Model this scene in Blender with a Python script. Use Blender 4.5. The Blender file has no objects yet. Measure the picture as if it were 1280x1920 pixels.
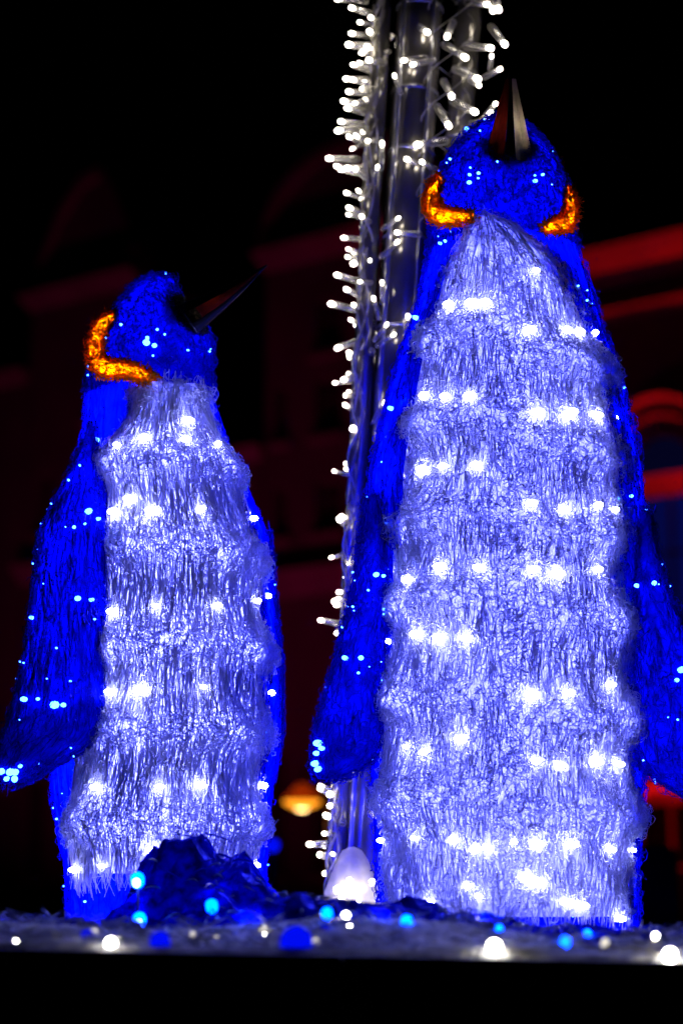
import bpy, math, random
import numpy as np
from mathutils import Vector

rng = np.random.default_rng(11)
random.seed(11)
sc = bpy.context.scene
col = sc.collection

# ------------------------------------------------------------------ camera, world, exposure
F = 3733.0                       # focal length in photo pixels (1920 high)
EYE = Vector((0.0, 0.0, 1.45))
PITCH = math.atan(740.0 / F)     # eye level lies at photo row 1700
cam_d = bpy.data.cameras.new('camera')
cam = bpy.data.objects.new('camera', cam_d)
col.objects.link(cam)
cam_d.sensor_fit = 'VERTICAL'
cam_d.sensor_height = 36.0
cam_d.lens = 70.0
cam_d.clip_start = 0.05
cam_d.clip_end = 400.0
cam.location = EYE
cam.rotation_euler = (math.pi / 2 + PITCH, 0, 0)
cam_d.dof.use_dof = True
cam_d.dof.focus_distance = 2.98
cam_d.dof.aperture_fstop = 2.8
cam_d.dof.aperture_blades = 0
sc.camera = cam

world = bpy.data.worlds.new('World')
sc.world = world
world.use_nodes = True
wn = world.node_tree
sky = wn.nodes.new('ShaderNodeTexSky')
sky.sky_type = 'NISHITA'
sky.sun_disc = False
sky.sun_elevation = math.radians(-6)
sky.sun_rotation = math.radians(200)
bg = wn.nodes['Background']
wn.links.new(sky.outputs[0], bg.inputs[0])
bg.inputs[1].default_value = 0.004

sc.view_settings.view_transform = 'Standard'
sc.view_settings.look = 'None'
sc.view_settings.exposure = 0.0
sc.view_settings.gamma = 1.0
sc.cycles.use_denoising = True
sc.cycles.denoiser = 'OPENIMAGEDENOISE'
sc.cycles.denoising_input_passes = 'RGB_ALBEDO_NORMAL'
sc.cycles.denoising_prefilter = 'ACCURATE'
sc.cycles.sample_clamp_indirect = 6.0
sc.cycles.max_bounces = 8
sc.cycles.diffuse_bounces = 6
sc.cycles.transparent_max_bounces = 8
sc.cycles.use_adaptive_sampling = True
sc.cycles.adaptive_threshold = 0.025

# red floodlights on the old houses (they stand on the ground at the foot of the facades)
HO = Vector((3.6, 25.0, 0.0))
HU = Vector((0.79, -0.61, 0.0)).normalized()
HN = Vector((-HU.y * -1, -HU.x, 0.0))
HN = Vector((HU.y, -HU.x, 0.0)).normalized()      # towards the square


def hp(u, n, z):
    return HO + HU * u + HN * n + Vector((0, 0, z))


def flood(u, n, z, size, watt, color, aim, spread=180):
    d = bpy.data.lights.new('floodlight', 'AREA')
    d.shape = 'RECTANGLE'
    d.size = size
    d.size_y = 0.25
    d.energy = watt
    d.color = color
    d.spread = math.radians(spread)
    o = bpy.data.objects.new('floodlight', d)
    col.objects.link(o)
    o.location = hp(u, n, z)
    q = (aim - o.location).to_track_quat('-Z', 'Y')
    o.rotation_euler = q.to_euler()
    return o


flood(1.6, 0.75, 0.25, 2.6, 46, (1.0, 0.006, 0.008), hp(1.7, 0.25, 9.0), 60)
flood(-4.2, 5.0, 0.25, 2.0, 8, (1.0, 0.01, 0.2), hp(-4.6, 0.1, 8.5), 90)
flood(-9.0, 5.0, 0.25, 2.0, 6.5, (1.0, 0.015, 0.26), hp(-9.2, 0.1, 9.0), 90)


# ------------------------------------------------------------------ helpers
def ray(x, y):
    dx = (x - 640.0) / F
    dy = -(y - 960.0) / F
    c, s = math.cos(PITCH), math.sin(PITCH)
    return Vector((dx, c - s * dy, s + c * dy))


def at(x, y, Y):
    """world point at depth Y (metres in front of the eye) seen at photo pixel x, y"""
    d = ray(x, y)
    return EYE + d * (Y / d.y)


def project(P):
    P = np.asarray(P) - np.array(EYE)
    c, s = math.cos(PITCH), math.sin(PITCH)
    f = P[..., 1] * c + P[..., 2] * s
    u = -P[..., 1] * s + P[..., 2] * c
    return 640 + F * P[..., 0] / f, 960 - F * u / f


def tag(o, label=None, cat=None, group=None, kind=None):
    if label: o['label'] = label
    if cat: o['category'] = cat
    if group: o['group'] = group
    if kind: o['kind'] = kind
    return o


def link(name, me, parent=None, mat=None):
    o = bpy.data.objects.new(name, me)
    col.objects.link(o)
    if parent is not None:
        o.parent = parent
        o.matrix_parent_inverse = parent_world(parent).inverted()
    if mat is not None and len(me.materials) == 0:
        me.materials.append(mat)
    return o


def parent_world(p):
    # parts are built in world coordinates: only the root carries a transform
    r = p
    chain = [r]
    while r.parent is not None:
        r = r.parent
        chain.append(r)
    m = chain[-1].matrix_basis.copy()
    for c in reversed(chain[:-1]):
        m = m @ c.matrix_parent_inverse @ c.matrix_basis
    return m


def empty(name, loc):
    o = bpy.data.objects.new(name, None)
    col.objects.link(o)
    o.location = loc
    o.empty_display_size = 0.1
    return o


def mesh_np(name, V, Q, smooth=True):
    """fast mesh from vertex array and quad (or triangle) index array"""
    me = bpy.data.meshes.new(name)
    V = np.ascontiguousarray(V, dtype=np.float32)
    Q = np.ascontiguousarray(Q, dtype=np.int32)
    k = Q.shape[1]
    me.vertices.add(len(V))
    me.vertices.foreach_set('co', V.ravel())
    me.loops.add(Q.size)
    me.loops.foreach_set('vertex_index', Q.ravel())
    me.polygons.add(len(Q))
    me.polygons.foreach_set('loop_start', np.arange(0, Q.size, k, dtype=np.int32))
    me.polygons.foreach_set('use_smooth', np.full(len(Q), smooth, dtype=bool))
    me.update(calc_edges=True)
    me.validate()
    return me


class MB:
    """small mesh builder"""
    def __init__(self):
        self.v = []; self.f = []

    def quad(self, a, b, c, d):
        i = len(self.v); self.v += [tuple(a), tuple(b), tuple(c), tuple(d)]
        self.f.append((i, i + 1, i + 2, i + 3)); return self

    def box8(self, p):
        i = len(self.v); self.v += [tuple(q) for q in p]
        for f in ((0, 3, 2, 1), (4, 5, 6, 7), (0, 1, 5, 4), (1, 2, 6, 5), (2, 3, 7, 6), (3, 0, 4, 7)):
            self.f.append(tuple(i + k for k in f))
        return self

    def box(self, x0, x1, y0, y1, z0, z1):
        return self.box8([(x0, y0, z0), (x1, y0, z0), (x1, y1, z0), (x0, y1, z0),
                          (x0, y0, z1), (x1, y0, z1), (x1, y1, z1), (x0, y1, z1)])

    def hbox(self, u0, u1, n0, n1, z0, z1):
        return self.box8([hp(u0, n1, z0), hp(u1, n1, z0), hp(u1, n0, z0), hp(u0, n0, z0),
                          hp(u0, n1, z1), hp(u1, n1, z1), hp(u1, n0, z1), hp(u0, n0, z1)])

    def hslant(self, u0, u1, nb, nt, z0, z1):
        return self.box8([hp(u0, nb, z0), hp(u1, nb, z0), hp(u1, .003, z0), hp(u0, .003, z0),
                          hp(u0, nt, z1), hp(u1, nt, z1), hp(u1, .003, z1), hp(u0, .003, z1)])

    def tube(self, pts, rad, seg=8, cap=True):
        pts = [Vector(p) for p in pts]
        n = len(pts); base = len(self.v)
        if not hasattr(rad, '__len__'): rad = [rad] * n
        ref = Vector((0.31, 0.87, 0.2)).normalized()
        for i, p in enumerate(pts):
            t = (pts[min(i + 1, n - 1)] - pts[max(i - 1, 0)]).normalized()
            a = t.cross(ref).normalized(); b = t.cross(a)
            for k in range(seg):
                w = 2 * math.pi * k / seg
                self.v.append(tuple(p + (a * math.cos(w) + b * math.sin(w)) * rad[i]))
        for i in range(n - 1):
            for k in range(seg):
                k2 = (k + 1) % seg
                self.f.append((base + i * seg + k, base + i * seg + k2, base + (i + 1) * seg + k2, base + (i + 1) * seg + k))
        if cap:
            self.f.append(tuple(base + k for k in reversed(range(seg))))
            self.f.append(tuple(base + (n - 1) * seg + k for k in range(seg)))
        return self

    def lathe(self, prof, seg=12, cen=(0, 0, 0)):
        base = len(self.v); n = len(prof)
        for r, z in prof:
            for k in range(seg):
                w = 2 * math.pi * k / seg
                self.v.append((cen[0] + r * math.cos(w), cen[1] + r * math.sin(w), cen[2] + z))
        for i in range(n - 1):
            for k in range(seg):
                k2 = (k + 1) % seg
                self.f.append((base + i * seg + k, base + i * seg + k2, base + (i + 1) * seg + k2, base + (i + 1) * seg + k))
        self.f.append(tuple(base + k for k in reversed(range(seg))))
        self.f.append(tuple(base + (n - 1) * seg + k for k in range(seg)))
        return self

    def mesh(self, name, smooth=False):
        me = bpy.data.meshes.new(name)
        me.from_pydata(self.v, [], self.f)
        if smooth:
            me.polygons.foreach_set('use_smooth', [True] * len(me.polygons))
        me.update()
        return me

    def build(self, name, mat, parent=None, smooth=False):
        return link(name, self.mesh(name, smooth), parent, mat)


# ------------------------------------------------------------------ materials
def new_mat(name):
    m = bpy.data.materials.new(name)
    m.use_nodes = True
    nt = m.node_tree
    nt.nodes.clear()
    out = nt.nodes.new('ShaderNodeOutputMaterial')
    return m, nt, out


def principled(name, color, rough=0.5, metal=0.0, spec=0.5, coat=0.0, bump=None, vary=None):
    m, nt, out = new_mat(name)
    b = nt.nodes.new('ShaderNodeBsdfPrincipled')
    b.inputs['Base Color'].default_value = (*color, 1)
    b.inputs['Roughness'].default_value = rough
    b.inputs['Metallic'].default_value = metal
    b.inputs['Specular IOR Level'].default_value = spec
    b.inputs['Coat Weight'].default_value = coat
    nt.links.new(b.outputs[0], out.inputs[0])
    tc = nt.nodes.new('ShaderNodeTexCoord')
    if vary:
        scale, lo, hi = vary
        n = nt.nodes.new('ShaderNodeTexNoise')
        n.inputs['Scale'].default_value = scale
        n.inputs['Detail'].default_value = 6
        nt.links.new(tc.outputs['Object'], n.inputs['Vector'])
        r = nt.nodes.new('ShaderNodeMapRange')
        r.inputs[1].default_value = 0.3; r.inputs[2].default_value = 0.7
        r.inputs[3].default_value = lo; r.inputs[4].default_value = hi
        nt.links.new(n.outputs[0], r.inputs[0])
        mx = nt.nodes.new('ShaderNodeVectorMath'); mx.operation = 'SCALE'
        mx.inputs[0].default_value = color
        nt.links.new(r.outputs[0], mx.inputs['Scale'])
        nt.links.new(mx.outputs[0], b.inputs['Base Color'])
    if bump:
        scale, strength, dist = bump
        n = nt.nodes.new('ShaderNodeTexNoise')
        n.inputs['Scale'].default_value = scale
        n.inputs['Detail'].default_value = 5
        nt.links.new(tc.outputs['Object'], n.inputs['Vector'])
        bp = nt.nodes.new('ShaderNodeBump')
        bp.inputs['Strength'].default_value = strength
        bp.inputs['Distance'].default_value = dist
        nt.links.new(n.outputs[0], bp.inputs['Height'])
        nt.links.new(bp.outputs[0], b.inputs['Normal'])
    return m


def emitter(name, color, strength):
    m, nt, out = new_mat(name)
    e = nt.nodes.new('ShaderNodeEmission')
    e.inputs[0].default_value = (*color, 1)
    e.inputs[1].default_value = strength
    nt.links.new(e.outputs[0], out.inputs[0])
    return m


def acrylic(name, color, trans=0.5, clear=0.2, gloss=0.12, rough=0.25, vary=0.35, fibre=True):
    """lit plastic: translucent + diffuse body, clear fraction, glossy skin; each fibre its own clarity"""
    m, nt, out = new_mat(name)
    N = nt.nodes; Lk = nt.links
    tr = N.new('ShaderNodeBsdfTranslucent'); df = N.new('ShaderNodeBsdfDiffuse')
    tp = N.new('ShaderNodeBsdfTransparent'); gl = N.new('ShaderNodeBsdfGlossy')
    gl.inputs['Roughness'].default_value = rough
    gl.inputs['Color'].default_value = (0.9, 0.9, 0.9, 1) if min(color) > .3 else (*[0.35 * c + .02 for c in color], 1)
    tp.inputs[0].default_value = (*[min(1, c * .9 + .1) if min(color) > .3 else c for c in color], 1)
    mul = N.new('ShaderNodeVectorMath'); mul.operation = 'SCALE'
    mul.inputs[0].default_value = color
    if fibre:
        g = N.new('ShaderNodeNewGeometry')
        r = N.new('ShaderNodeMapRange')
        r.inputs[3].default_value = 1.0 - vary; r.inputs[4].default_value = 1.0
        Lk.new(g.outputs['Random Per Island'], r.inputs[0])
        Lk.new(r.outputs[0], mul.inputs['Scale'])
    else:
        tc = N.new('ShaderNodeTexCoord')
        n = N.new('ShaderNodeTexNoise'); n.inputs['Scale'].default_value = 60; n.inputs['Detail'].default_value = 4
        r = N.new('ShaderNodeMapRange')
        r.inputs[1].default_value = .35; r.inputs[2].default_value = .65
        r.inputs[3].default_value = 1.0 - vary; r.inputs[4].default_value = 1.0
        Lk.new(tc.outputs['Object'], n.inputs['Vector'])
        Lk.new(n.outputs[0], r.inputs[0]); Lk.new(r.outputs[0], mul.inputs['Scale'])
    Lk.new(mul.outputs[0], tr.inputs[0]); Lk.new(mul.outputs[0], df.inputs[0])
    a = N.new('ShaderNodeMixShader'); a.inputs[0].default_value = trans
    Lk.new(df.outputs[0], a.inputs[1]); Lk.new(tr.outputs[0], a.inputs[2])
    b = N.new('ShaderNodeMixShader'); b.inputs[0].default_value = gloss
    Lk.new(a.outputs[0], b.inputs[1]); Lk.new(gl.outputs[0], b.inputs[2])
    c = N.new('ShaderNodeMixShader'); c.inputs[0].default_value = clear
    Lk.new(b.outputs[0], c.inputs[1]); Lk.new(tp.outputs[0], c.inputs[2])
    Lk.new((c if clear > 0 else b).outputs[0], out.inputs[0])
    return m


M = {}
WL = (0.215, 0.23, 1.0)            # colour of the cool white lamps as the camera sees it
M['white_core'] = acrylic('white_core', (0.66, 0.68, 0.94), .7, 0.0, .03, .5, .25, False)
M['white_fibre'] = acrylic('white_fibre', (0.97, 0.97, 0.98), .70, 0, .17, .16, .30)
M['blue_core'] = acrylic('blue_core', (0.0, 0.004, 0.75), .6, 0.0, .03, .5, .5, False)
M['blue_fibre'] = acrylic('blue_fibre', (0.0, 0.006, 0.9), .55, 0, .2, .15, .65)
M['orange_core'] = acrylic('orange_core', (0.95, 0.36, 0.0), .5, 0, .05, .4, .3, False)
M['orange_fibre'] = acrylic('orange_fibre', (1.0, 0.42, 0.0), .8, 0, .06, .3, .15)
M['led_white'] = emitter('led_white', (.30, .32, 1.0), 125)
M['led_blue'] = emitter('led_blue', (0.03, 0.13, 1.0), 18)
M['led_amber'] = emitter('led_amber', (1.0, 0.34, 0.02), 6)
M['beak_black'] = principled('beak_black', (0.004, 0.004, 0.005), .42, 0, .13, 0, (30, .3, .004))
M['beak_red'] = acrylic('beak_red', (0.10, 0.008, 0.005), .5, 0, .03, .5, .3, False)
M['beak_beige'] = acrylic('beak_beige', (0.62, 0.55, 0.42), .5, 0, .08, .4, .3, False)
M['foot'] = principled('foot', (0.0, 0.004, 0.16), .5)


# ------------------------------------------------------------------ fibres and lofts
def strands(P, T, N, L, r, curl, arch, K=4):
    """thin curved three-sided rods; all arguments per strand"""
    n = len(P)
    B = np.cross(N, T); B /= np.linalg.norm(B, axis=1, keepdims=True) + 1e-9
    curl = np.where(np.abs(curl) < 1e-3, 1e-3, curl)
    s = np.linspace(0, 1, K + 1)
    V = np.empty((n, K + 1, 3, 3), dtype=np.float32)
    for k in range(K + 1):
        a = curl * L * s[k]
        p = P + T * (np.sin(a) / curl)[:, None] + B * ((1 - np.cos(a)) / curl)[:, None] \
            + N * (arch * math.sin(math.pi * s[k]))[:, None]
        side = B * np.cos(a)[:, None] - T * np.sin(a)[:, None]
        rk = r * (0.55 if k in (0, K) else 1.0)
        for j in range(3):
            w = 2 * math.pi * j / 3 + .5
            V[:, k, j] = p + rk[:, None] * (side * math.cos(w) + N * math.sin(w))
    base = (np.arange(n) * (K + 1) * 3)[:, None, None]
    k = np.arange(K)[None, :, None]; j = np.arange(3)[None, None, :]
    j2 = (j + 1) % 3
    Q = np.stack([base + k * 3 + j, base + k * 3 + j2, base + (k + 1) * 3 + j2, base + (k + 1) * 3 + j], axis=-1)
    return V.reshape(-1, 3), Q.reshape(-1, 4)


def smooth_interp(x, xp, fp, w):
    """piecewise linear, softened over w samples"""
    y = np.interp(x, xp, fp)
    if w > 1:
        k = np.hanning(w + 2)[1:-1]; k /= k.sum()
        pad = w
        yy = np.concatenate([np.linspace(y[0] - (y[1] - y[0]) * pad, y[0] - (y[1] - y[0]), pad), y,
                             np.linspace(y[-1] + (y[-1] - y[-2]), y[-1] + (y[-1] - y[-2]) * pad, pad)])
        y = np.convolve(yy, k, 'same')[pad:-pad]
    return y


class Loft:
    """stack of ellipses. rows: (photo row, left, right, half depth m, centre depth m)"""
    def __init__(self, rows, nz=80, nphi=48, phi0=0.0, phi1=2 * math.pi, closed=True, soft=5, skew=0.0, bulge=None, power=1.0):
        R = np.array(rows, float)
        self.y = np.linspace(R[0, 0], R[-1, 0], nz)
        c = [smooth_interp(self.y, R[:, 0], R[:, i], soft) for i in range(5)]
        xl, xr, dep, Yc = c[1], c[2], np.maximum(c[3], .004), c[4]
        self.phi = np.linspace(phi0, phi1, nphi, endpoint=not closed)
        self.closed = closed
        pos = np.empty((nz, nphi, 3))
        for i in range(nz):
            p0 = at(xl[i], self.y[i], Yc[i]); p1 = at(xr[i], self.y[i], Yc[i])
            cx = (p0.x + p1.x) / 2; a = max((p1.x - p0.x) / 2, .003)
            off = bulge(self.y[i], self.phi) if bulge else 0.0
            cs, sn = np.cos(self.phi), np.sin(self.phi)
            if power != 1.0:
                cs = np.sign(cs) * np.abs(cs) ** power; sn = np.sign(sn) * np.abs(sn) ** power
            pos[i, :, 0] = cx + (a + off) * cs
            pos[i, :, 1] = Yc[i] - (dep[i] + off) * sn + skew * a * np.cos(self.phi)
            pos[i, :, 2] = p0.z
        self.pos = pos
        dz = np.gradient(pos, axis=0)
        dp = np.empty_like(pos)
        if closed:
            dp = (np.roll(pos, -1, 1) - np.roll(pos, 1, 1)) / 2
        else:
            dp = np.gradient(pos, axis=1)
        self.down = dz / (np.linalg.norm(dz, axis=2, keepdims=True) + 1e-9)
        n = np.cross(dz, dp)
        n /= np.linalg.norm(n, axis=2, keepdims=True) + 1e-9
        # outward
        cen = pos.mean(axis=1, keepdims=True) if closed else pos.mean(axis=1, keepdims=True) + np.array([0, .05, 0])
        sgn = np.sign(((pos - cen) * n).sum(axis=2).mean())
        self.n = n * (sgn if sgn != 0 else 1)
        self.px, self.py = project(pos)

    def quads(self, keep=None, caps=True):
        nz, nphi, _ = self.pos.shape
        m = nphi if self.closed else nphi - 1
        i, j = np.meshgrid(np.arange(nz - 1), np.arange(m), indexing='ij')
        j2 = (j + 1) % nphi
        Q = np.stack([i * nphi + j, (i + 1) * nphi + j, (i + 1) * nphi + j2, i * nphi + j2], -1)
        if keep is not None:
            Q = Q[keep[:-1, :m]]
        return Q.reshape(-1, 4)

    def mesh(self, name, keep=None, cap=True):
        V = self.pos.reshape(-1, 3); Q = self.quads(keep)
        if cap and self.closed:
            nz, nphi, _ = self.pos.shape
            c0 = self.pos[0].mean(0); c1 = self.pos[-1].mean(0)
            b = len(V)
            V = np.vstack([V, c0, c1])
            ex = []
            for j in range(0, nphi, 2):
                ex.append((b, (j + 2) % nphi, j + 1, j)); l = (nz - 1) * nphi
                ex.append((b + 1, l + j, l + j + 1, l + (j + 2) % nphi))
            Q = np.vstack([Q, np.array(ex)])
        return mesh_np(name, V, Q)

    def sample(self, n, mask=None):
        nz, nphi, _ = self.pos.shape
        m = nphi if self.closed else nphi - 1
        A = self.pos[1:, :m] - self.pos[:-1, :m]
        Bv = self.pos[:-1, (np.arange(m) + 1) % nphi] - self.pos[:-1, :m]
        w = np.linalg.norm(np.cross(A, Bv), axis=2)
        if mask is not None:
            w = w * mask[:-1, :m]
        w = w.ravel() / w.sum()
        k = rng.choice(len(w), n, p=w)
        i, j = k // m, k % m
        fi, fj = rng.random(n)[:, None], rng.random(n)[:, None]
        j2 = (j + 1) % nphi

        def bl(a):
            return (a[i, j] * (1 - fi) + a[i + 1, j] * fi) * (1 - fj) + (a[i, j2] * (1 - fi) + a[i + 1, j2] * fi) * fj
        P = bl(self.pos); N = bl(self.n); D = bl(self.down)
        N /= np.linalg.norm(N, axis=1, keepdims=True); D -= N * (D * N).sum(1, keepdims=True)
        D /= np.linalg.norm(D, axis=1, keepdims=True) + 1e-9
        y = self.y[i] + fi[:, 0] * (self.y[1] - self.y[0])
        return P, N, D, y, self.phi[j]

    def pick(self, x, y):
        front = self.n[:, :, 1] < 0.25
        d = np.hypot(self.px - x, self.py - y) + np.where(front, 0, 1e5)
        k = np.unravel_index(np.argmin(d), d.shape)
        return Vector(self.pos[k]), Vector(self.n[k])


def coat(loft, n, r, bulge01, mask=None, hang_len=(.035, .075), mat_len=(.02, .045), lift=.012, hang_jit=.10, curlmax=190, K=4, hang_keep=.5):
    P, N, D, y, phi = loft.sample(n, mask)
    S = np.cross(N, D)
    b = bulge01(y, phi)
    mat = rng.random(n) < np.clip(b, .05, .97)
    keep = mat | (rng.random(n) < hang_keep)          # hanging rods are long: fewer of them cover as much
    P, N, D, y, phi, S, mat = P[keep], N[keep], D[keep], y[keep], phi[keep], S[keep], mat[keep]
    n = len(P)
    ang = np.where(mat, rng.uniform(0, 2 * math.pi, n), rng.normal(0, hang_jit, n))
    T = D * np.cos(ang)[:, None] + S * np.sin(ang)[:, None]
    L = np.where(mat, rng.uniform(*mat_len, n), rng.uniform(*hang_len, n))
    curl = np.where(mat, rng.uniform(40, curlmax, n) * rng.choice([-1, 1], n), rng.normal(0, 4, n))
    arch = np.where(mat, rng.uniform(-.002, lift * .8, n), rng.uniform(0, .004, n))
    off = np.where(mat, rng.uniform(0, lift, n), rng.uniform(0, lift * .55, n))
    tilt = np.where(mat, rng.normal(0, .25, n), rng.normal(0, .04, n))
    T = T + N * tilt[:, None]; T /= np.linalg.norm(T, axis=1, keepdims=True)
    N2 = N - T * (N * T).sum(1, keepdims=True); N2 /= np.linalg.norm(N2, axis=1, keepdims=True)
    P = P + N * off[:, None] - D * (L * .5 * ~mat)[:, None]
    rr = r * rng.uniform(.6, 1.25, n)
    return strands(P, T, N2, L, rr, curl, arch, K)


def lamp(parent, p, watt, color=WL, rad=.03):
    d = bpy.data.lights.new('inner_lamp', 'POINT')
    d.energy = watt
    d.color = color
    d.shadow_soft_size = rad
    o = bpy.data.objects.new('inner_lamp', d)
    col.objects.link(o)
    o.parent = parent
    o.matrix_parent_inverse = parent_world(parent).inverted()
    o.location = p
    return o


# LED bulb: little dome with a rim, local +Z points out of the coat
def led_mesh(name, r, mat, wide=1.0):
    b = MB().lathe([(r * .5, -r * 1.1), (r * .95, -r * .9), (r, -.3 * r), (r * .92, .3 * r), (r * .7, .7 * r), (r * .3, .95 * r)], 8)
    b.v = [(x * wide, y * .8, z) for x, y, z in b.v]
    me = b.mesh(name, True); me.materials.append(mat)
    return me


LED_W = led_mesh('led_bulb_white', .0050, M['led_white'], 1.9)
LED_WS = led_mesh('led_bulb_white_small', .0040, M['led_white'], 1.5)
LED_B = led_mesh('led_bulb_blue', .0048, M['led_blue'])
SPECK_B = led_mesh('glitter_speck_blue', .0028, M['led_blue'])  # small emissive specks, added as glitter on the blue coats
LED_A = led_mesh('led_bulb_amber', .0045, M['led_amber'])


def put(me, name, p, d, parent, s=1.0):
    o = bpy.data.objects.new(name, me)
    col.objects.link(o)
    o.parent = parent
    o.matrix_parent_inverse = parent_world(parent).inverted()
    o.location = p
    o.rotation_mode = 'QUATERNION'
    o.rotation_quaternion = Vector(d).to_track_quat('Z', 'Y')
    o.scale = (s, s, s)
    return o


def gauss_rows(rows, up, dn):
    rows = np.array(rows, float)

    def f(y):
        y = np.atleast_1d(np.asarray(y, float))[:, None]
        d = y - rows[None]
        return np.exp(-(d / np.where(d < 0, up, dn)) ** 2).max(axis=1)
    return f


def crescent(parent, pts, Ys, rad, n, seed):
    """orange cheek: a bent roll covered in short orange fibres"""
    P = [at(x, y, Y) for (x, y), Y in zip(pts, Ys)]
    # resample
    q = []
    for i in range(len(P) - 1):
        for k in range(5):
            q.append(P[i].lerp(P[i + 1], k / 5))
    q.append(P[-1])
    q = [sum((q[max(0, min(len(q) - 1, i + d))] for d in (-2, -1, 0, 1, 2)), Vector()) / 5 for i in range(len(q))]
    m = len(q)
    rr = np.interp(np.linspace(0, 1, m), np.linspace(0, 1, len(rad)), rad)
    core = MB().tube(q, list(rr * .8), 10).build('cheek_patch', M['orange_core'], parent, True)
    g = np.random.default_rng(seed)
    idx = g.integers(1, m - 1, n)
    C = np.array([q[i] for i in idx]); T0 = np.array([(q[i + 1] - q[i - 1]).normalized() for i in idx])
    d = g.normal(size=(n, 3)); d -= T0 * (d * T0).sum(1, keepdims=True); d /= np.linalg.norm(d, axis=1, keepdims=True)
    S = np.cross(d, T0)
    a = g.uniform(0, 2 * math.pi, n)
    T = T0 * np.cos(a)[:, None] + S * np.sin(a)[:, None] + d * g.uniform(-.1, .9, n)[:, None]
    T /= np.linalg.norm(T, axis=1, keepdims=True)
    N2 = d - T * (d * T).sum(1, keepdims=True); N2 /= np.linalg.norm(N2, axis=1, keepdims=True)
    V, Q = strands(C + d * (rr[idx] * g.uniform(.75, 1.0, n))[:, None] + T0 * g.uniform(-.004, .004, n)[:, None], T, N2,
                   g.uniform(.008, .020, n), .0009 * g.uniform(.7, 1.3, n), g.uniform(-120, 120, n), g.uniform(0, .002, n), 3)
    o = link('orange_fibre', mesh_np('orange_fibre', V, Q), core, M['orange_fibre'])
    tag(o, kind='stuff')
    return core, q


# ================================================================== the large penguin
D1 = 3.0
big = empty('penguin_sculpture', at(950, 1765, D1))
tag(big, 'taller penguin light sculpture facing forward, beak pointing straight up, broad glowing white chest', 'light sculpture', 'glowing penguin light sculptures')

coat_rows = [(420, 893, 925, .035, D1 - .085), (450, 866, 988, .055, D1 - .075), (480, 850, 1028, .07, D1 - .06), (520, 829, 1072, .09, D1 - .03), (570, 813, 1104, .115, D1),
             (620, 800, 1112, .125, D1), (690, 782, 1135, .135, D1), (740, 770, 1147, .14, D1), (830, 758, 1157, .15, D1),
             (900, 756, 1163, .155, D1), (1000, 741, 1172, .16, D1), (1075, 736, 1166, .165, D1), (1190, 728, 1180, .17, D1), (1290, 716, 1184, .17, D1),
             (1370, 718, 1184, .17, D1), (1460, 712, 1182, .165, D1), (1600, 720, 1182, .16, D1), (1718, 722, 1183, .155, D1)]
ML = gauss_rows([665, 825, 1000, 1145, 1325, 1500], 42, 26)
MR = gauss_rows([715, 880, 1030, 1190, 1370, 1540], 42, 26)
edge_gain = {}


def big01(y, phi):
    y = np.atleast_1d(y); phi = np.atleast_1d(phi)
    w = 1 / (1 + np.exp(-np.cos(phi) * 14))          # 1 on the right flank
    mid = np.exp(-(np.cos(phi) / .17) ** 2)
    v = ML(y) * (1 - w) + MR(y) * w
    return np.maximum(np.maximum(v * 1.3, mid * .92), .36)


def big_bulge(y, phi):
    y = np.full_like(phi, y)
    w = 1 / (1 + np.exp(-np.cos(phi) * 14))
    wob = .6 + .4 * np.sin(phi * 5 + y * .021) * np.cos(phi * 3.1 - y * .013)
    return .025 * wob * (ML(y) * (1 - w) + MR(y) * w) + .003 * np.sin(phi * 9 + y * .05)


coat_rows = [(y, xl + 8 * min(1, (xr - xl) / 200), xr - (12 + 10 * math.exp(-((y - 520) / 90) ** 2)) * min(1, (xr - xl) / 200), d, Y) for y, xl, xr, d, Y in coat_rows]
Lc = Loft(coat_rows, 150, 72, 0.01 * math.pi, .99 * math.pi, False, 3, 0, big_bulge, .95)
core = link('chest_panel', Lc.mesh('chest_panel'), big, M['white_core'])
edge = (Lc.py < 9999)
# ragged lower hem: fibres end between photo rows 1690 and 1740
V1, Q1 = coat(Lc, 38000, .00082, big01, None, (.03, .06), (.010, .024), .011, .10, 360)
cut = None
o = link('white_fibre', mesh_np('white_fibre', V1, Q1), core, M['white_fibre'])
tag(o, kind='stuff')

body_rows = [(462, 807, 1077, .10, D1 + .035), (480, 806, 1080, .12, D1 + .03), (520, 796, 1093, .13, D1 + .03), (570, 786, 1112, .14, D1 + .03),
             (620, 770, 1124, .15, D1 + .03), (700, 741, 1154, .165, D1 + .04), (760, 726, 1170, .17, D1 + .04), (830, 711, 1184, .175, D1 + .04),
             (900, 696, 1196, .18, D1 + .05), (1000, 690, 1204, .18, D1 + .05), (1100, 690, 1208, .18, D1 + .05), (1300, 694, 1206, .18, D1 + .05),
             (1440, 700, 1200, .175, D1 + .05), (1600, 708, 1193, .17, D1 + .05), (1690, 712, 1190, .17, D1 + .05), (1775, 716, 1190, .17, D1 + .05)]
Lb = Loft(body_rows, 110, 64, 0, 2 * math.pi, True, 5)


def front_keep(Lb, coat_rows, frac):
    R = np.array(coat_rows, float)
    cl = np.interp(Lb.py, R[:, 0], R[:, 1]); cr = np.interp(Lb.py, R[:, 0], R[:, 2])
    w = cr - cl
    inside = (Lb.px > cl + frac * w) & (Lb.px < cr - frac * w) & (np.sin(Lb.phi)[None, :] > 0) & (Lb.py > R[0, 0] + 35) & (Lb.py < R[-1, 0] - 25)
    return ~inside


kb = front_keep(Lb, coat_rows, .012)
bcore = link('back_coat', Lb.mesh('back_coat', kb, False), big, M['blue_core'])


def flat01(v):
    return lambda y, phi: np.full(len(y), v)


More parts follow.
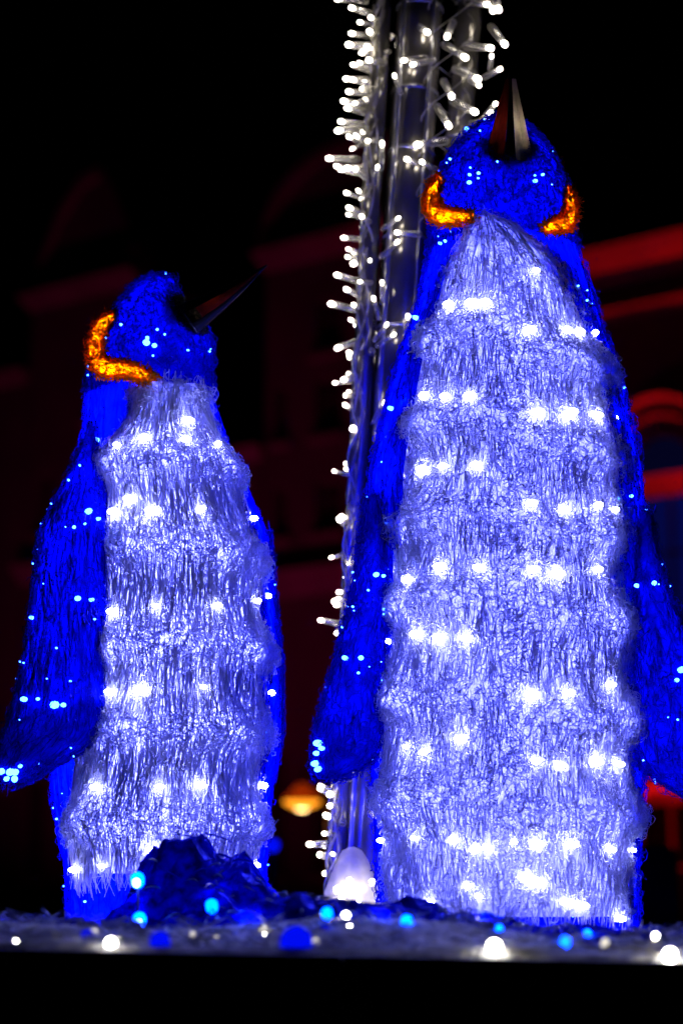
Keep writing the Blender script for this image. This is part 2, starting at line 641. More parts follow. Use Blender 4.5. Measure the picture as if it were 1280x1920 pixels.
def wavy01(per, ph, lo, hi):
    return lambda y, phi: lo + (hi - lo) * (.5 + .5 * np.sin(y / per * 2 * math.pi + ph + 2 * np.sin(phi * 2)))


mask = kb & ((np.sin(Lb.phi)[None, :] > -0.6) | np.zeros_like(kb))
V2, Q2 = coat(Lb, 15000, .0008, wavy01(165, 1.0, .2, .8), kb, (.03, .06), (.012, .03), .008, .15, 260, 3)
o = link('blue_fibre', mesh_np('blue_fibre', V2, Q2), bcore, M['blue_fibre'])
tag(o, kind='stuff')

# flippers
fl_rows = [(930, 690, 716, .02, D1 + .0), (985, 680, 722, .045, D1 - .0), (1060, 671, 724, .06, D1 - .01), (1140, 657, 724, .065, D1 - .015), (1200, 641, 724, .065, D1 - .02),
           (1260, 624, 720, .062, D1 - .025), (1320, 607, 716, .055, D1 - .03), (1380, 590, 713, .048, D1 - .03), (1420, 585, 700, .04, D1 - .03), (1445, 588, 655, .03, D1 - .03), (1460, 597, 622, .014, D1 - .03)]
fr_rows = [(960, 1196, 1214, .02, D1), (1030, 1186, 1226, .045, D1), (1100, 1180, 1243, .06, D1 - .01), (1180, 1184, 1280, .065, D1 - .02), (1260, 1186, 1312, .065, D1 - .025),
           (1340, 1192, 1338, .06, D1 - .03), (1400, 1194, 1352, .055, D1 - .03), (1430, 1200, 1360, .05, D1 - .03), (1462, 1240, 1362, .04, D1 - .03), (1490, 1290, 1358, .03, D1 - .03), (1508, 1325, 1345, .012, D1 - .03)]
FLIP = []
for rows in (fl_rows, fr_rows):
    Lf = Loft(rows, 60, 36, 0, 2 * math.pi, True, 4)
    fc = link('flipper', Lf.mesh('flipper'), big, M['blue_core'])
    V, Q = coat(Lf, 5200, .0008, wavy01(140, .4, .2, .9), None, (.02, .045), (.01, .026), .008, .25, 260, 3)
    o = link('flipper_fibre', mesh_np('flipper_fibre', V, Q), fc, M['blue_fibre'])
    tag(o, kind='stuff')
    FLIP.append((fc, Lf))

# head, chin raised to the sky
head_rows = [(226, 915, 962, .022, D1 + .01), (240, 893, 985, .045, D1 + .005), (262, 868, 1008, .065, D1), (290, 846, 1028, .082, D1 - .005), (320, 830, 1046, .095, D1 - .01),
             (350, 819, 1058, .105, D1 - .01), (380, 812, 1066, .108, D1 - .005), (410, 809, 1071, .105, D1 + .005), (440, 809, 1074, .105, D1 + .02), (475, 806, 1079, .10, D1 + .035)]
Lh = Loft(head_rows, 60, 48, 0, 2 * math.pi, True, 4)
hcore = link('head', Lh.mesh('head', cap=True), big, M['blue_core'])
V, Q = coat(Lh, 8000, .0008, flat01(.85), None, (.015, .03), (.008, .022), .007, .4, 300, 3)
o = link('head_fibre', mesh_np('head_fibre', V, Q), hcore, M['blue_fibre'])
tag(o, kind='stuff')


def beak(parent, base, tip, side, out, w, d, bend, name='beak', open_k=()):
    """pointed bill with a ridge; returns centre line and frames"""
    n = 9
    ax = (tip - base)
    b = MB(); rings = []
    for i in range(n):
        s = i / (n - 1)
        c = base + ax * s + out * (bend * math.sin(s * math.pi) * .5 + bend * s * s)
        k = (1 - s) ** 1.05 * .96 + .04
        ring = []
        for (a, e) in ((-1, 0), (-.72, .62), (-.24, .98), (.20, .98), (.62, .64), (1, 0), (.6, -.6), (0, -.9), (-.6, -.6)):
            ring.append(c + side * (a * w * k) + out * (e * d * k))
        rings.append(ring)
        b.v += [tuple(p) for p in ring]
    m = 9
    for i in range(n - 1):
        for k in range(m):
            if k in open_k and i < 7: continue        # the coloured plate sits here
            b.f.append((i * m + k, i * m + (k + 1) % m, (i + 1) * m + (k + 1) % m, (i + 1) * m + k))
    b.f.append(tuple(reversed(range(m)))); b.f.append(tuple((n - 1) * m + k for k in range(m)))
    return b.build(name, M['beak_black'], parent, True), rings


def plate(parent, rings, ka, kb, i0, i1, lift, mat, side, out, sgn):
    """coloured plate inlaid along one flank of the bill"""
    b = MB(); rows = []
    for i in range(i0, i1 + 1):
        p, q = rings[i][ka], rings[i][kb]
        nrm = (out * .6 + side * sgn).normalized()
        t = (i - i0) / (i1 - i0)
        lo = p.lerp(q, .0); hi = p.lerp(q, 1.0)
        mid = lo.lerp(hi, .5)
        rows.append([lo + nrm * .0004, lo.lerp(hi, .2) + nrm * lift, mid + nrm * lift * 1.3, lo.lerp(hi, .8) + nrm * lift, hi + nrm * .0004])
    for r in rows: b.v += [tuple(p) for p in r]
    m = 5
    for i in range(len(rows) - 1):
        for k in range(m - 1):
            b.f.append((i * m + k, i * m + k + 1, (i + 1) * m + k + 1, (i + 1) * m + k))
    return b.build('bill_plate', mat, parent, True)


bb = at(953, 303, D1 - .085); bt = at(957, 126, D1 - .13)
ax = (bt - bb).normalized(); sd = Vector((1, 0, 0)); ot = sd.cross(ax).normalized()
if ot.y > 0: ot = -ot
bk, rings = beak(big, bb, bt, sd, ot, .039, .036, .0, 'beak', (0, 1, 3, 4))
lamp(bk, bb.lerp(bt, .35), .030, (1.0, .85, .62), .004)  # lamps added inside the hollow bill to light its coloured plates
lamp(bk, bb.lerp(bt, .10), .028, (1.0, .85, .62), .004)
pl = plate(bk, rings, 4, 5, 0, 7, .003, M['beak_beige'], sd, ot, 1)
pl2 = plate(bk, rings, 3, 4, 0, 7, .003, M['beak_beige'], sd, ot, .4)
pr = plate(bk, rings, 1, 0, 0, 7, .003, M['beak_red'], sd, ot, -1)
pr2 = plate(bk, rings, 2, 1, 0, 7, .003, M['beak_red'], sd, ot, -.4)

def bill_patch(parent, rows):
    """black patch of short fibres round the root of the bill"""
    Lp = Loft(rows, 18, 24, 0, 2 * math.pi, True, 2)
    pc_ = link('bill_root', Lp.mesh('bill_root'), parent, M['beak_black'])
    V, Q = coat(Lp, 700, .0010, flat01(.9), None, (.01, .02), (.006, .014), .004, .4, 300, 3)
    tag(link('black_fibre', mesh_np('black_fibre', V, Q), pc_, M['beak_black']), kind='stuff')


bill_patch(big, [(272, 912, 994, .012, D1 - .062), (286, 903, 1003, .018, D1 - .073), (300, 907, 1001, .018, D1 - .084), (312, 930, 986, .016, D1 - .092), (326, 948, 968, .008, D1 - .097)])
ca, qa = crescent(big, [(826, 332), (812, 352), (806, 380), (818, 406), (850, 408), (892, 404)], [2.945, 2.94, 2.93, 2.905, 2.89, 2.885], [.005, .008, .010, .014, .010, .003], 900, 1)
cb, qb = crescent(big, [(1062, 350), (1069, 372), (1070, 400), (1062, 420), (1042, 422), (1018, 430)], [2.945, 2.94, 2.93, 2.91, 2.89, 2.885], [.003, .006, .009, .011, .009, .004], 800, 2)
cc, qc = crescent(big, [(1034, 298), (1041, 310), (1045, 322)], [2.97, 2.97, 2.97], [.003, .006, .003], 120, 3)
for p_, q_ in ((ca, qa), (cb, qb)):
    for i in range(2, len(q_) - 2, 4):
        lamp(p_, q_[i], .085, (1.0, .62, .1), .003)

leds = [(820, 580), (850, 577), (885, 583), (915, 577), (776, 756), (803, 752), (845, 748), (886, 750), (766, 892), (803, 882), (842, 878), (890, 876),
        (745, 1077), (775, 1086), (830, 1074), (905, 1068), (742, 1205), (792, 1197), (832, 1196), (882, 1195), (770, 1402), (803, 1411), (868, 1387),
        (730, 1578), (786, 1575), (858, 1573), (915, 1594), (815, 1693), (880, 1668), (985, 1650), (1060, 1692), (1150, 1722),
        (1000, 512), (994, 628), (1055, 630), (1076, 627), (1101, 633), (1008, 774), (1060, 779), (1106, 778), (1139, 788),
        (985, 953), (1050, 956), (1108, 955), (1140, 960), (990, 1076), (1041, 1080), (1108, 1078), (1152, 1081), (1000, 1300), (1056, 1302), (1136, 1281),
        (998, 1425), (1044, 1430), (1110, 1428), (1146, 1430), (962, 1578), (1003, 1583), (1064, 1580), (1130, 1590), (1170, 1592), (900, 1590), (1010, 1655), (1080, 1700), (900, 700 + 985)]
for k, (x, y) in enumerate(leds):
    p, n = Lc.pick(x, y)
    put(LED_W if k % 4 else LED_WS, 'led_bulb', p + n * .014, n, core, random.uniform(.85, 1.2))
for x, y, s, L in [(790, 597, .9, Lb), (740, 770, .9, Lb), (1165, 805, .9, Lb), (700, 1075, .9, FLIP[0][1]), (712, 1078, .6, FLIP[0][1]), (1203, 1101, .8, FLIP[1][1]), (1222, 1099, .8, FLIP[1][1]),
                   (650, 1235, .9, FLIP[0][1]), (676, 1230, .9, FLIP[0][1]), (668, 1265, .5, FLIP[0][1]), (1270, 1262, 1.2, FLIP[1][1]), (1262, 1275, .8, FLIP[1][1]), (883, 342, .75, Lh), (880, 330, .55, Lh), (893, 327, .6, Lh), (898, 336, .4, Lh), (890, 320, .35, Lh), (925, 309, .35, Lh), (1004, 339, .75, Lh), (1010, 330, .5, Lh), (1000, 330, .35, Lh),
                   (600, 1398, 1.3, FLIP[0][1]), (603, 1412, .9, FLIP[0][1]), (598, 1428, 1.2, FLIP[0][1]), (601, 1442, 1.1, FLIP[0][1]), (606, 1405, .9, FLIP[0][1]), (1150, 1748, 1.2, Lb), (880, 246, .8, Lh), (830, 458, .6, Lb), (843, 462, .5, Lb), (865, 395, .5, Lh), (1175, 930, .6, Lb)]:
    p, n = L.pick(x, y)
    par = {id(Lb): bcore, id(Lh): hcore, id(FLIP[0][1]): FLIP[0][0], id(FLIP[1][1]): FLIP[1][0]}[id(L)]
    put(LED_B, 'led_bulb', p + n * .008, n, par, s)

def specks(L, par, n, keep=None):
    """glitter added as tiny glowing blue specks strewn over the fibres"""
    m = keep if keep is not None else np.ones(L.pos.shape[:2], bool)
    P, N, D_, y_, ph_ = L.sample(n, m & (L.n[:, :, 1] < .2))
    for p, nn_ in zip(P, N):
        put(SPECK_B, 'led_bulb', Vector(p + nn_ * .007), Vector(nn_), par, random.uniform(.3, .75))


specks(Lb, bcore, 26, kb); specks(Lh, hcore, 16)
for fc, Lf in FLIP: specks(Lf, fc, 18)
# lamps strung inside the hollow body
for y, x, w in ((560, 950, 1.0), (720, 950, 1.5), (880, 950, 1.9), (1040, 950, 2.1), (1200, 950, 2.2), (1360, 950, 2.2), (1520, 950, 2.1), (1680, 950, 1.9)):
    for s in (-1, 1):
        lamp(big, at(x + s * 120 * min(1, w / 2.0), y, D1 + .08), w * 1.8)
lamp(big, at(940, 320, D1 + .02), 1.3, (.1, .12, 1.0), .02)
lamp(big, at(940, 500, D1 + .05), 5.0)
lamp(big, at(940, 420, D1 + .03), 0.8, (.1, .12, 1.0), .02)
for fc, Lf in FLIP:
    for i in (18, 30, 44):
        lamp(fc, Vector(Lf.pos[i].mean(0)), .32, (.1, .12, 1.0), .012)

# ================================================================== the small penguin
D2 = 3.12
small = empty('penguin_sculpture', at(310, 1740, D2))
tag(small, 'smaller penguin light sculpture turned sideways, long dark beak slanting up over its shoulder', 'light sculpture', 'glowing penguin light sculptures')
c2_rows = [(735, 266, 394, .05, D2 - .06), (780, 246, 410, .075, D2 - .045), (830, 224, 430, .09, D2 - .03), (890, 198, 456, .10, D2 - .02), (960, 196, 474, .11, D2 - .02), (1050, 188, 502, .12, D2 - .02),
           (1150, 182, 505, .125, D2 - .02), (1240, 178, 512, .13, D2 - .02), (1370, 164, 510, .13, D2 - .02), (1450, 150, 503, .13, D2 - .02), (1560, 138, 498, .125, D2 - .02), (1640, 142, 488, .12, D2 - .02)]
M2 = gauss_rows([742, 892, 1060, 1232, 1385, 1555], 44, 24)


def small01(y, phi):
    return np.clip(M2(y) * 1.1, .12, 1)


def small_bulge(y, phi):
    v = M2(np.full_like(phi, y + 5 * np.sin(phi * 3)))
    wob = .7 + .3 * np.sin(phi * 6 + y * .02)
    return .020 * wob * v + .002 * np.sin(phi * 11 + y * .04)


c2_rows = [(y, xl + 8, xr - 20, d, Y) for y, xl, xr, d, Y in c2_rows]
Lc2 = Loft(c2_rows, 130, 64, 0.01 * math.pi, .99 * math.pi, False, 3, .25, small_bulge, .95)
core2 = link('chest_panel', Lc2.mesh('chest_panel'), small, M['white_core'])
V, Q = coat(Lc2, 25000, .00085, small01, None, (.04, .08), (.010, .026), .010, .05, 330)
o = link('white_fibre', mesh_np('white_fibre', V, Q), core2, M['white_fibre'])
tag(o, kind='stuff')
b2_rows = [(690, 170, 392, .09, D2 + .02), (740, 164, 398, .10, D2 + .02), (790, 163, 405, .105, D2 + .02), (830, 156, 425, .11, D2 + .03), (900, 136, 450, .125, D2 + .04), (1000, 110, 495, .14, D2 + .05),
           (1100, 98, 508, .15, D2 + .05), (1200, 92, 520, .15, D2 + .05), (1300, 92, 524, .15, D2 + .05), (1400, 96, 520, .15, D2 + .05), (1500, 103, 503, .15, D2 + .05), (1600, 120, 496, .15, D2 + .05), (1660, 130, 492, .15, D2 + .04), (1745, 134, 490, .15, D2 + .04)]
Lb2 = Loft(b2_rows, 100, 60, 0, 2 * math.pi, True, 5)
kb2 = front_keep(Lb2, c2_rows, .012)
bcore2 = link('back_coat', Lb2.mesh('back_coat', kb2, False), small, M['blue_core'])
V, Q = coat(Lb2, 11000, .0008, wavy01(165, 0, .1, .5), kb2, (.03, .065), (.012, .03), .007, .10, 260, 3)
o = link('blue_fibre', mesh_np('blue_fibre', V, Q), bcore2, M['blue_fibre'])
tag(o, kind='stuff')
f2_rows = [(790, 166, 176, .008, D2 - .05), (830, 158, 182, .03, D2 - .065), (880, 137, 188, .045, D2 - .08), (940, 105, 195, .052, D2 - .10), (1000, 77, 197, .06, D2 - .11), (1100, 66, 199, .065, D2 - .12), (1200, 55, 197, .065, D2 - .12), (1290, 36, 197, .062, D2 - .12),
           (1340, 22, 203, .055, D2 - .12), (1378, 8, 196, .045, D2 - .12), (1400, -2, 150, .04, D2 - .12), (1430, -12, 105, .032, D2 - .12), (1455, -14, 58, .02, D2 - .12), (1468, -5, 32, .01, D2 - .12)]
Lf2 = Loft(f2_rows, 64, 36, 0, 2 * math.pi, True, 4)
fc2 = link('flipper', Lf2.mesh('flipper'), small, M['blue_core'])
V, Q = coat(Lf2, 8000, .0008, wavy01(165, 1.2, .1, .6), None, (.025, .055), (.01, .026), .007, .12, 260, 3)
o = link('flipper_fibre', mesh_np('flipper_fibre', V, Q), fc2, M['blue_fibre'])
tag(o, kind='stuff')
f3_rows = [(1000, 492, 505, .02, D2 + .07), (1100, 494, 512, .04, D2 + .08), (1250, 494, 527, .05, D2 + .08), (1380, 488, 526, .04, D2 + .08), (1430, 490, 512, .02, D2 + .08)]
Lf3 = Loft(f3_rows, 40, 28, 0, 2 * math.pi, True, 4)
fc3 = link('flipper', Lf3.mesh('flipper'), small, M['blue_core'])
V, Q = coat(Lf3, 2200, .0010, flat01(.4), None, (.025, .05), (.01, .026), .006, .12, 260, 3)
o = link('flipper_fibre', mesh_np('flipper_fibre', V, Q), fc3, M['blue_fibre'])
tag(o, kind='stuff')
h2_rows = [(524, 268, 326, .02, D2), (535, 258, 330, .045, D2), (560, 238, 330, .07, D2 - .01), (585, 220, 345, .085, D2 - .01), (610, 207, 385, .092, D2 - .01), (640, 192, 395, .097, D2 - .01),
           (680, 176, 395, .10, D2 - .01), (710, 168, 393, .10, D2), (745, 164, 396, .09, D2 + .015)]
Lh2 = Loft(h2_rows, 56, 48, 0, 2 * math.pi, True, 4)
hcore2 = link('head', Lh2.mesh('head'), small, M['blue_core'])
V, Q = coat(Lh2, 6500, .0008, flat01(.8), None, (.015, .03), (.008, .022), .007, .4, 300, 3)
o = link('head_fibre', mesh_np('head_fibre', V, Q), hcore2, M['blue_fibre'])
tag(o, kind='stuff')
bb = at(346, 598, D2 - .088); bt = at(490, 485, D2 - .075)
ax = (bt - bb).normalized(); ot = Vector((0, -1, 0)); ot = (ot - ax * ot.dot(ax)).normalized(); sd = ax.cross(ot).normalized()
if sd.z < 0: sd = -sd
bk2, rings2 = beak(small, bb, bt, ot, -sd, .028, .031, .014, 'beak', (4,))
lamp(bk2, bb.lerp(bt, .3) - sd * .004, .010, (1.0, .7, .5), .003)  # added lamp within the bill, brightens the red plate from behind
bill_patch(small, [(556, 322, 342, .008, D2 - .062), (574, 306, 356, .016, D2 - .072), (594, 306, 374, .018, D2 - .078), (612, 322, 386, .018, D2 - .074), (626, 352, 388, .008, D2 - .064)])
plate(bk2, rings2, 4, 5, 1, 7, .002, M['beak_red'], ot, -sd, 1)
plate(bk2, rings2, 3, 4, 0, 7, .002, M['beak_black'], ot, -sd, .3)
ca2, qa2 = crescent(small, [(216, 590), (192, 606), (178, 640), (178, 672), (196, 692), (232, 690), (262, 700), (290, 716)], [3.06, 3.045, 3.03, 3.01, 2.99, 2.985, 2.985, 2.99], [.007, .010, .011, .012, .013, .010, .009, .007], 1500, 4)
for i in range(2, len(qa2) - 2, 4):
    lamp(ca2, qa2[i], .085, (1.0, .62, .1), .003)
for k, (x, y) in enumerate([(228, 842), (275, 830), (340, 833), (402, 838), (225, 966), (286, 962), (370, 958), (460, 978), (222, 1148), (295, 1141), (400, 1138), (470, 1128), (500, 1118), (215, 1300), (268, 1296), (375, 1290), (495, 1296),
                            (190, 1474), (295, 1476), (370, 1470), (478, 1472), (200, 1620), (152, 1632), (280, 1590), (468, 1622), (345, 790), (245, 940)]):
    p, n = Lc2.pick(x, y)
    put(LED_W if k % 3 else LED_WS, 'led_bulb', p + n * .014, n, core2, random.uniform(.85, 1.2))
for x, y, s, L, par in [(183, 825, 1.2, Lb2, bcore2), (165, 966, 1.1, Lf2, fc2), (178, 972, .7, Lf2, fc2), (134, 988, .6, Lf2, fc2), (148, 1125, 1.0, Lf2, fc2), (162, 1127, .8, Lf2, fc2), (69, 1163, .7, Lf2, fc2), (110, 1316, 1.5, Lf2, fc2), (122, 1320, .9, Lf2, fc2), (47, 1308, 1.0, Lf2, fc2), (75, 1305, .6, Lf2, fc2),
                        (8, 1440, 1.2, Lf2, fc2), (22, 1448, 1.3, Lf2, fc2), (34, 1440, 1.1, Lf2, fc2), (28, 1458, 1.0, Lf2, fc2), (42, 1434, .7, Lf2, fc2), (15, 1456, .9, Lf2, fc2),
                        (278, 645, 1.2, Lh2, hcore2), (286, 650, .9, Lh2, hcore2), (280, 637, .7, Lh2, hcore2), (300, 620, .5, Lh2, hcore2), (236, 612, .5, Lh2, hcore2), (312, 632, .4, Lh2, hcore2), (294, 665, .4, Lh2, hcore2)]:
    p, n = L.pick(x, y)
    put(LED_B, 'led_bulb', p + n * .008, n, par, s)
specks(Lb2, bcore2, 22, kb2); specks(Lh2, hcore2, 14); specks(Lf2, fc2, 26)
for y, x, w in ((800, 300, .7), (930, 310, 1.2), (1060, 320, 1.5), (1190, 325, 1.6), (1320, 325, 1.6), (1450, 320, 1.6), (1580, 315, 1.4), (1680, 315, 1.0)):
    for s in (-1, 1):
        lamp(small, at(x + s * 80 * min(1, w / 1.5), y, D2 + .06), w * 3.5)
lamp(small, at(280, 640, D2 + .02), 1.5, (.1, .12, 1.0), .02)
lamp(small, at(285, 760, D2 + .02), 1.0)
for i in (12, 20, 28, 36, 46):
    lamp(fc2, Vector(Lf2.pos[i].mean(0)), .34, (.1, .12, 1.0), .012)

# ================================================================== platform, snow blanket, film heaps, light strings
TOP = 1.40
plat = empty('stage_platform', (0, 2.6, 0))
tag(plat, 'black stage platform carrying the penguins and the artificial snow', 'platform')
M['black_board'] = principled('black_board', (0.006, 0.006, 0.008), .7, 0, .2, 0, (8, .2, .01), (3, .6, 1.3))
MB().box(-3.2, 3.2, 2.03, 4.3, TOP - .20, TOP - .09).build('deck', M['black_board'], plat)
def slope(x):
    return -.0195 * x


for i in range(6):
    x0 = -3.2 + i * 6.4 / 6
    xa, xb = x0 + .0004, x0 + 6.4 / 6 - .0004
    za, zb_ = TOP + .003 + slope(xa), TOP + .003 + slope(xb)
    MB().box8([(xa, 1.99, .03), (xb, 1.99, .03), (xb, 2.026, .03), (xa, 2.026, .03), (xa, 1.99, za), (xb, 1.99, zb_), (xb, 2.026, zb_), (xa, 2.026, za)]).build('fascia_panel', M['black_board'], plat)
for x in (-3.1, -1, 1, 3.1):
    for y in (2.2, 4.2):
        MB().box(x - .04, x + .04, y - .04, y + .04, 0, TOP - .202).build('leg', M['black_board'], plat)


def noise2(x, y, seed):
    g = np.random.default_rng(seed)
    v = np.zeros_like(x)
    for k in range(14):
        f = g.uniform(2, 26); a = g.uniform(0, 2 * math.pi); p = g.uniform(0, 6.28)
        v += np.sin((x * math.cos(a) + y * math.sin(a)) * f + p) / (f ** .75)
    return v / 1.6


nx, ny = 260, 150
gx, gy = np.meshgrid(np.linspace(-2.6, 2.6, nx), np.linspace(2.03, 4.25, ny))
gz = TOP + .006 + .016 * noise2(gx * 1.6, gy * 1.6, 5) * np.clip((gy - 2.05) / .12, .25, 1) + .003 * np.abs(noise2(gx * 6, gy * 6, 6))
gz += (.018 + .014 * np.sin(gx * 9 + 1.0) * np.cos(gx * 4.1)) * np.exp(-((gy - 2.40) / .2) ** 2)
gz = np.where(gy < 2.045, TOP - .004, gz) + slope(gx)
i, j = np.meshgrid(np.arange(ny - 1), np.arange(nx - 1), indexing='ij')
Q = np.stack([i * nx + j, i * nx + j + 1, (i + 1) * nx + j + 1, (i + 1) * nx + j], -1).reshape(-1, 4)
M['snow'] = principled('snow', (0.68, 0.69, 0.72), .6, 0, .4, 0, (60, 1.0, .02), (18, .25, 1.2))
snow = link('snow_blanket', mesh_np('snow_blanket', np.stack([gx, gy, gz], -1).reshape(-1, 3), Q), None, M['snow'])
tag(snow, 'rumpled artificial snow blanket spread over the black platform', 'snow blanket')
# blue cellophane heaps over the cable bundles
M['film'] = acrylic('film', (0.002, 0.012, 0.75), .5, .12, .22, .12, .8, False)
fn = M['film'].node_tree
bn = fn.nodes.new('ShaderNodeBump'); bn.inputs['Strength'].default_value = 1.0; bn.inputs['Distance'].default_value = .012
nn = fn.nodes.new('ShaderNodeTexNoise'); nn.inputs['Scale'].default_value = 34; nn.inputs['Detail'].default_value = 3
tn = fn.nodes.new('ShaderNodeTexCoord')
fn.links.new(tn.outputs['Object'], nn.inputs['Vector']); fn.links.new(nn.outputs[0], bn.inputs['Height'])
for nd in fn.nodes:
    if nd.bl_idname == 'ShaderNodeBsdfGlossy':
        nd.inputs['Color'].default_value = (.35, .38, .6, 1)
        fn.links.new(bn.outputs[0], nd.inputs['Normal'])
M['tinsel_blue'] = acrylic('tinsel_blue', (0.004, 0.03, 0.85), .4, 0, .3, .15, .6)
M['tinsel_clear'] = acrylic('tinsel_clear', (0.55, 0.57, 0.62), .4, 0, .35, .12, .5)
# tufts of the blanket
n = 9000
P = np.stack([rng.uniform(-1.3, 1.3, n), rng.uniform(2.06, 4.2, n), np.zeros(n)], -1)
ii = np.clip(((P[:, 1] - 2.03) / (4.25 - 2.03) * (ny - 1)).astype(int), 0, ny - 1); jj = np.clip(((P[:, 0] + 2.6) / 5.2 * (nx - 1)).astype(int), 0, nx - 1)
P[:, 2] = gz[ii, jj]
a = rng.uniform(0, 2 * math.pi, n)
T = np.stack([np.cos(a), np.sin(a), rng.uniform(.1, .8, n)], -1); T /= np.linalg.norm(T, axis=1, keepdims=True)
N2 = np.tile([0, 0, 1.0], (n, 1)); N2 = N2 - T * (N2 * T).sum(1, keepdims=True); N2 /= np.linalg.norm(N2, axis=1, keepdims=True)
V, Q = strands(P, T, N2, rng.uniform(.015, .045, n), np.full(n, .0011), rng.uniform(-90, 90, n), np.zeros(n), 3)
half = len(Q) // 2
o = link('snow_fibre', mesh_np('snow_fibre', V, Q), snow, M['tinsel_clear'])
tag(o, kind='stuff')



def heap(cx, cyy, rx, ry, h, seed, label):
    m, k = 90, 60
    u, v = np.meshgrid(np.linspace(-1, 1, m), np.linspace(-1, 1, k))
    rr = np.sqrt(u * u + v * v)
    x = cx + u * rx; y = cyy + v * ry
    prof = np.zeros_like(u)
    for (lx, ly, lh, lr) in ((-.15, .05, 1.0, .62), (.32, -.08, .80, .58), (-.52, -.15, .52, .42), (.68, .05, .42, .30), (.05, -.5, .5, .45)):
        q_ = np.clip(1 - (((u - lx) ** 2 + (v - ly) ** 2) / lr ** 2), 0, 1)
        prof = np.maximum(prof, lh * q_ ** .6)
    for _ in range(2):
        prof = (np.roll(prof, 1, 0) + np.roll(prof, -1, 0) + np.roll(prof, 1, 1) + np.roll(prof, -1, 1) + 2 * prof) / 6
    fold = np.abs(noise2(x * 3.2, y * 3.2, seed)) + .5 * np.abs(noise2(x * 9, y * 9, seed + 1))
    z = TOP + .004 + prof * h * (1.0 - .55 * fold) + .004 * np.abs(noise2(x * 14, y * 14, seed + 2))
    keep = (rr < 1.02)
    i, j = np.meshgrid(np.arange(k - 1), np.arange(m - 1), indexing='ij')
    Q = np.stack([i * m + j, i * m + j + 1, (i + 1) * m + j + 1, (i + 1) * m + j], -1)[keep[:-1, :-1]].reshape(-1, 4)
    me = mesh_np('film_heap', np.stack([x, y, z], -1).reshape(-1, 3), Q)
    o = link('film_heap', me, None, M['film'])
    sm = o.modifiers.new('thickness', 'SOLIDIFY'); sm.thickness = .001
    for (mt, nm, cnt, le) in ((M['tinsel_blue'], 'blue_strand', 70, (.03, .06)), (M['tinsel_clear'], 'clear_strand', 120, (.012, .03))):
        g_ = np.random.default_rng(seed + 40 + cnt)
        ii = g_.integers(0, k, cnt); jj = g_.integers(0, m, cnt)
        ok = rr[ii, jj] < .98
        ii, jj = ii[ok], jj[ok]; q = len(ii)
        P = np.stack([x[ii, jj], y[ii, jj], z[ii, jj] + .001], -1)
        a = g_.uniform(0, 2 * math.pi, q)
        T = np.stack([np.cos(a), np.sin(a), g_.uniform(-.3, .15, q)], -1); T /= np.linalg.norm(T, axis=1, keepdims=True)
        N2 = np.tile([0, -.4, .9], (q, 1)); N2 = N2 - T * (N2 * T).sum(1, keepdims=True); N2 /= np.linalg.norm(N2, axis=1, keepdims=True)
        V, Q = strands(P, T, N2, g_.uniform(*le, q), g_.uniform(.0008, .0017, q), g_.uniform(-110, 110, q), g_.uniform(0, .006, q), 4)
        tag(link(nm, mesh_np(nm, V, Q), o, mt), kind='stuff')
    return tag(o, label, 'plastic film', 'crumpled blue film on the platform')


h1 = at(372, 1578, 2.72)
H_ = []
H_.append(heap(at(375, 1700, 2.72).x, 2.72, .145, .15, h1.z - TOP + .018, 21, 'tall crumpled heap of blue plastic film before the smaller penguin'))
H_.append(heap(at(620, 1700, 2.45).x, 2.45, .20, .14, .066, 22, 'low flat fold of blue plastic film between the two penguins'))
H_.append(heap(at(800, 1700, 2.5).x, 2.52, .16, .14, .058, 23, 'blue plastic film ruffled at the taller penguin\'s white hem'))
H_.append(heap(at(1090, 1700, 2.4).x, 2.40, .17, .14, .030, 24, 'thin sheet of blue plastic film below the taller penguin\'s flipper'))
H_.append(heap(at(150, 1700, 2.4).x, 2.38, .15, .13, .034, 25, 'thin sheet of blue plastic film below the smaller penguin\'s flipper'))
# unseen blue point lamps added inside the heaps so the film glows
for hh, spots in zip(H_, ([(-.08, -.05, .055, .32), (.03, -.07, .06, .30), (.09, .0, .055, .2), (-.01, .03, .09, .12)], [(-.10, -.03, .042, .3), (.06, -.05, .042, .3)], [(-.05, -.04, .038, .3), (.07, -.03, .038, .3)], [(0, -.04, .012, .3)], [(.05, -.04, .012, .25)])):
    c_ = np.array([v.co for v in hh.data.vertices]).mean(0)
    for dx, dy, dz, w_ in spots:
        lamp(hh, Vector((c_[0] + dx, c_[1] + dy, TOP + dz)), w_, (0.0, .03, 1.0), .012)

M['cable_clear'] = acrylic('cable_clear', (.6, .58, .52), .4, .45, .2, .2, .2, False)
M['cable_blue'] = principled('cable_blue', (.004, .01, .06), .4)
M['dome_blue'] = emitter('dome_blue', (0.0, 0.045, 1.0), 20)
M['dome_blue_tip'] = emitter('dome_blue_tip', (0.05, 0.12, 1.0), 40)
M['dome_dim'] = emitter('dome_dim', (0.0, 0.004, 1.0), .9)
M['dome_white'] = emitter('dome_white', (1.0, .93, .82), 45)
M['dome_white_dim'] = emitter('dome_white_dim', (1.0, .93, .82), 1.0)


def dome(name, r, mat):
    me = MB().lathe([(r * .55, -r * 1.3), (r * .9, -r * .8), (r, 0), (r * .87, r * .5), (r * .5, r * .86), (r * .12, r * .99)], 14).mesh(name, True)
    me.materials.append(mat); return me


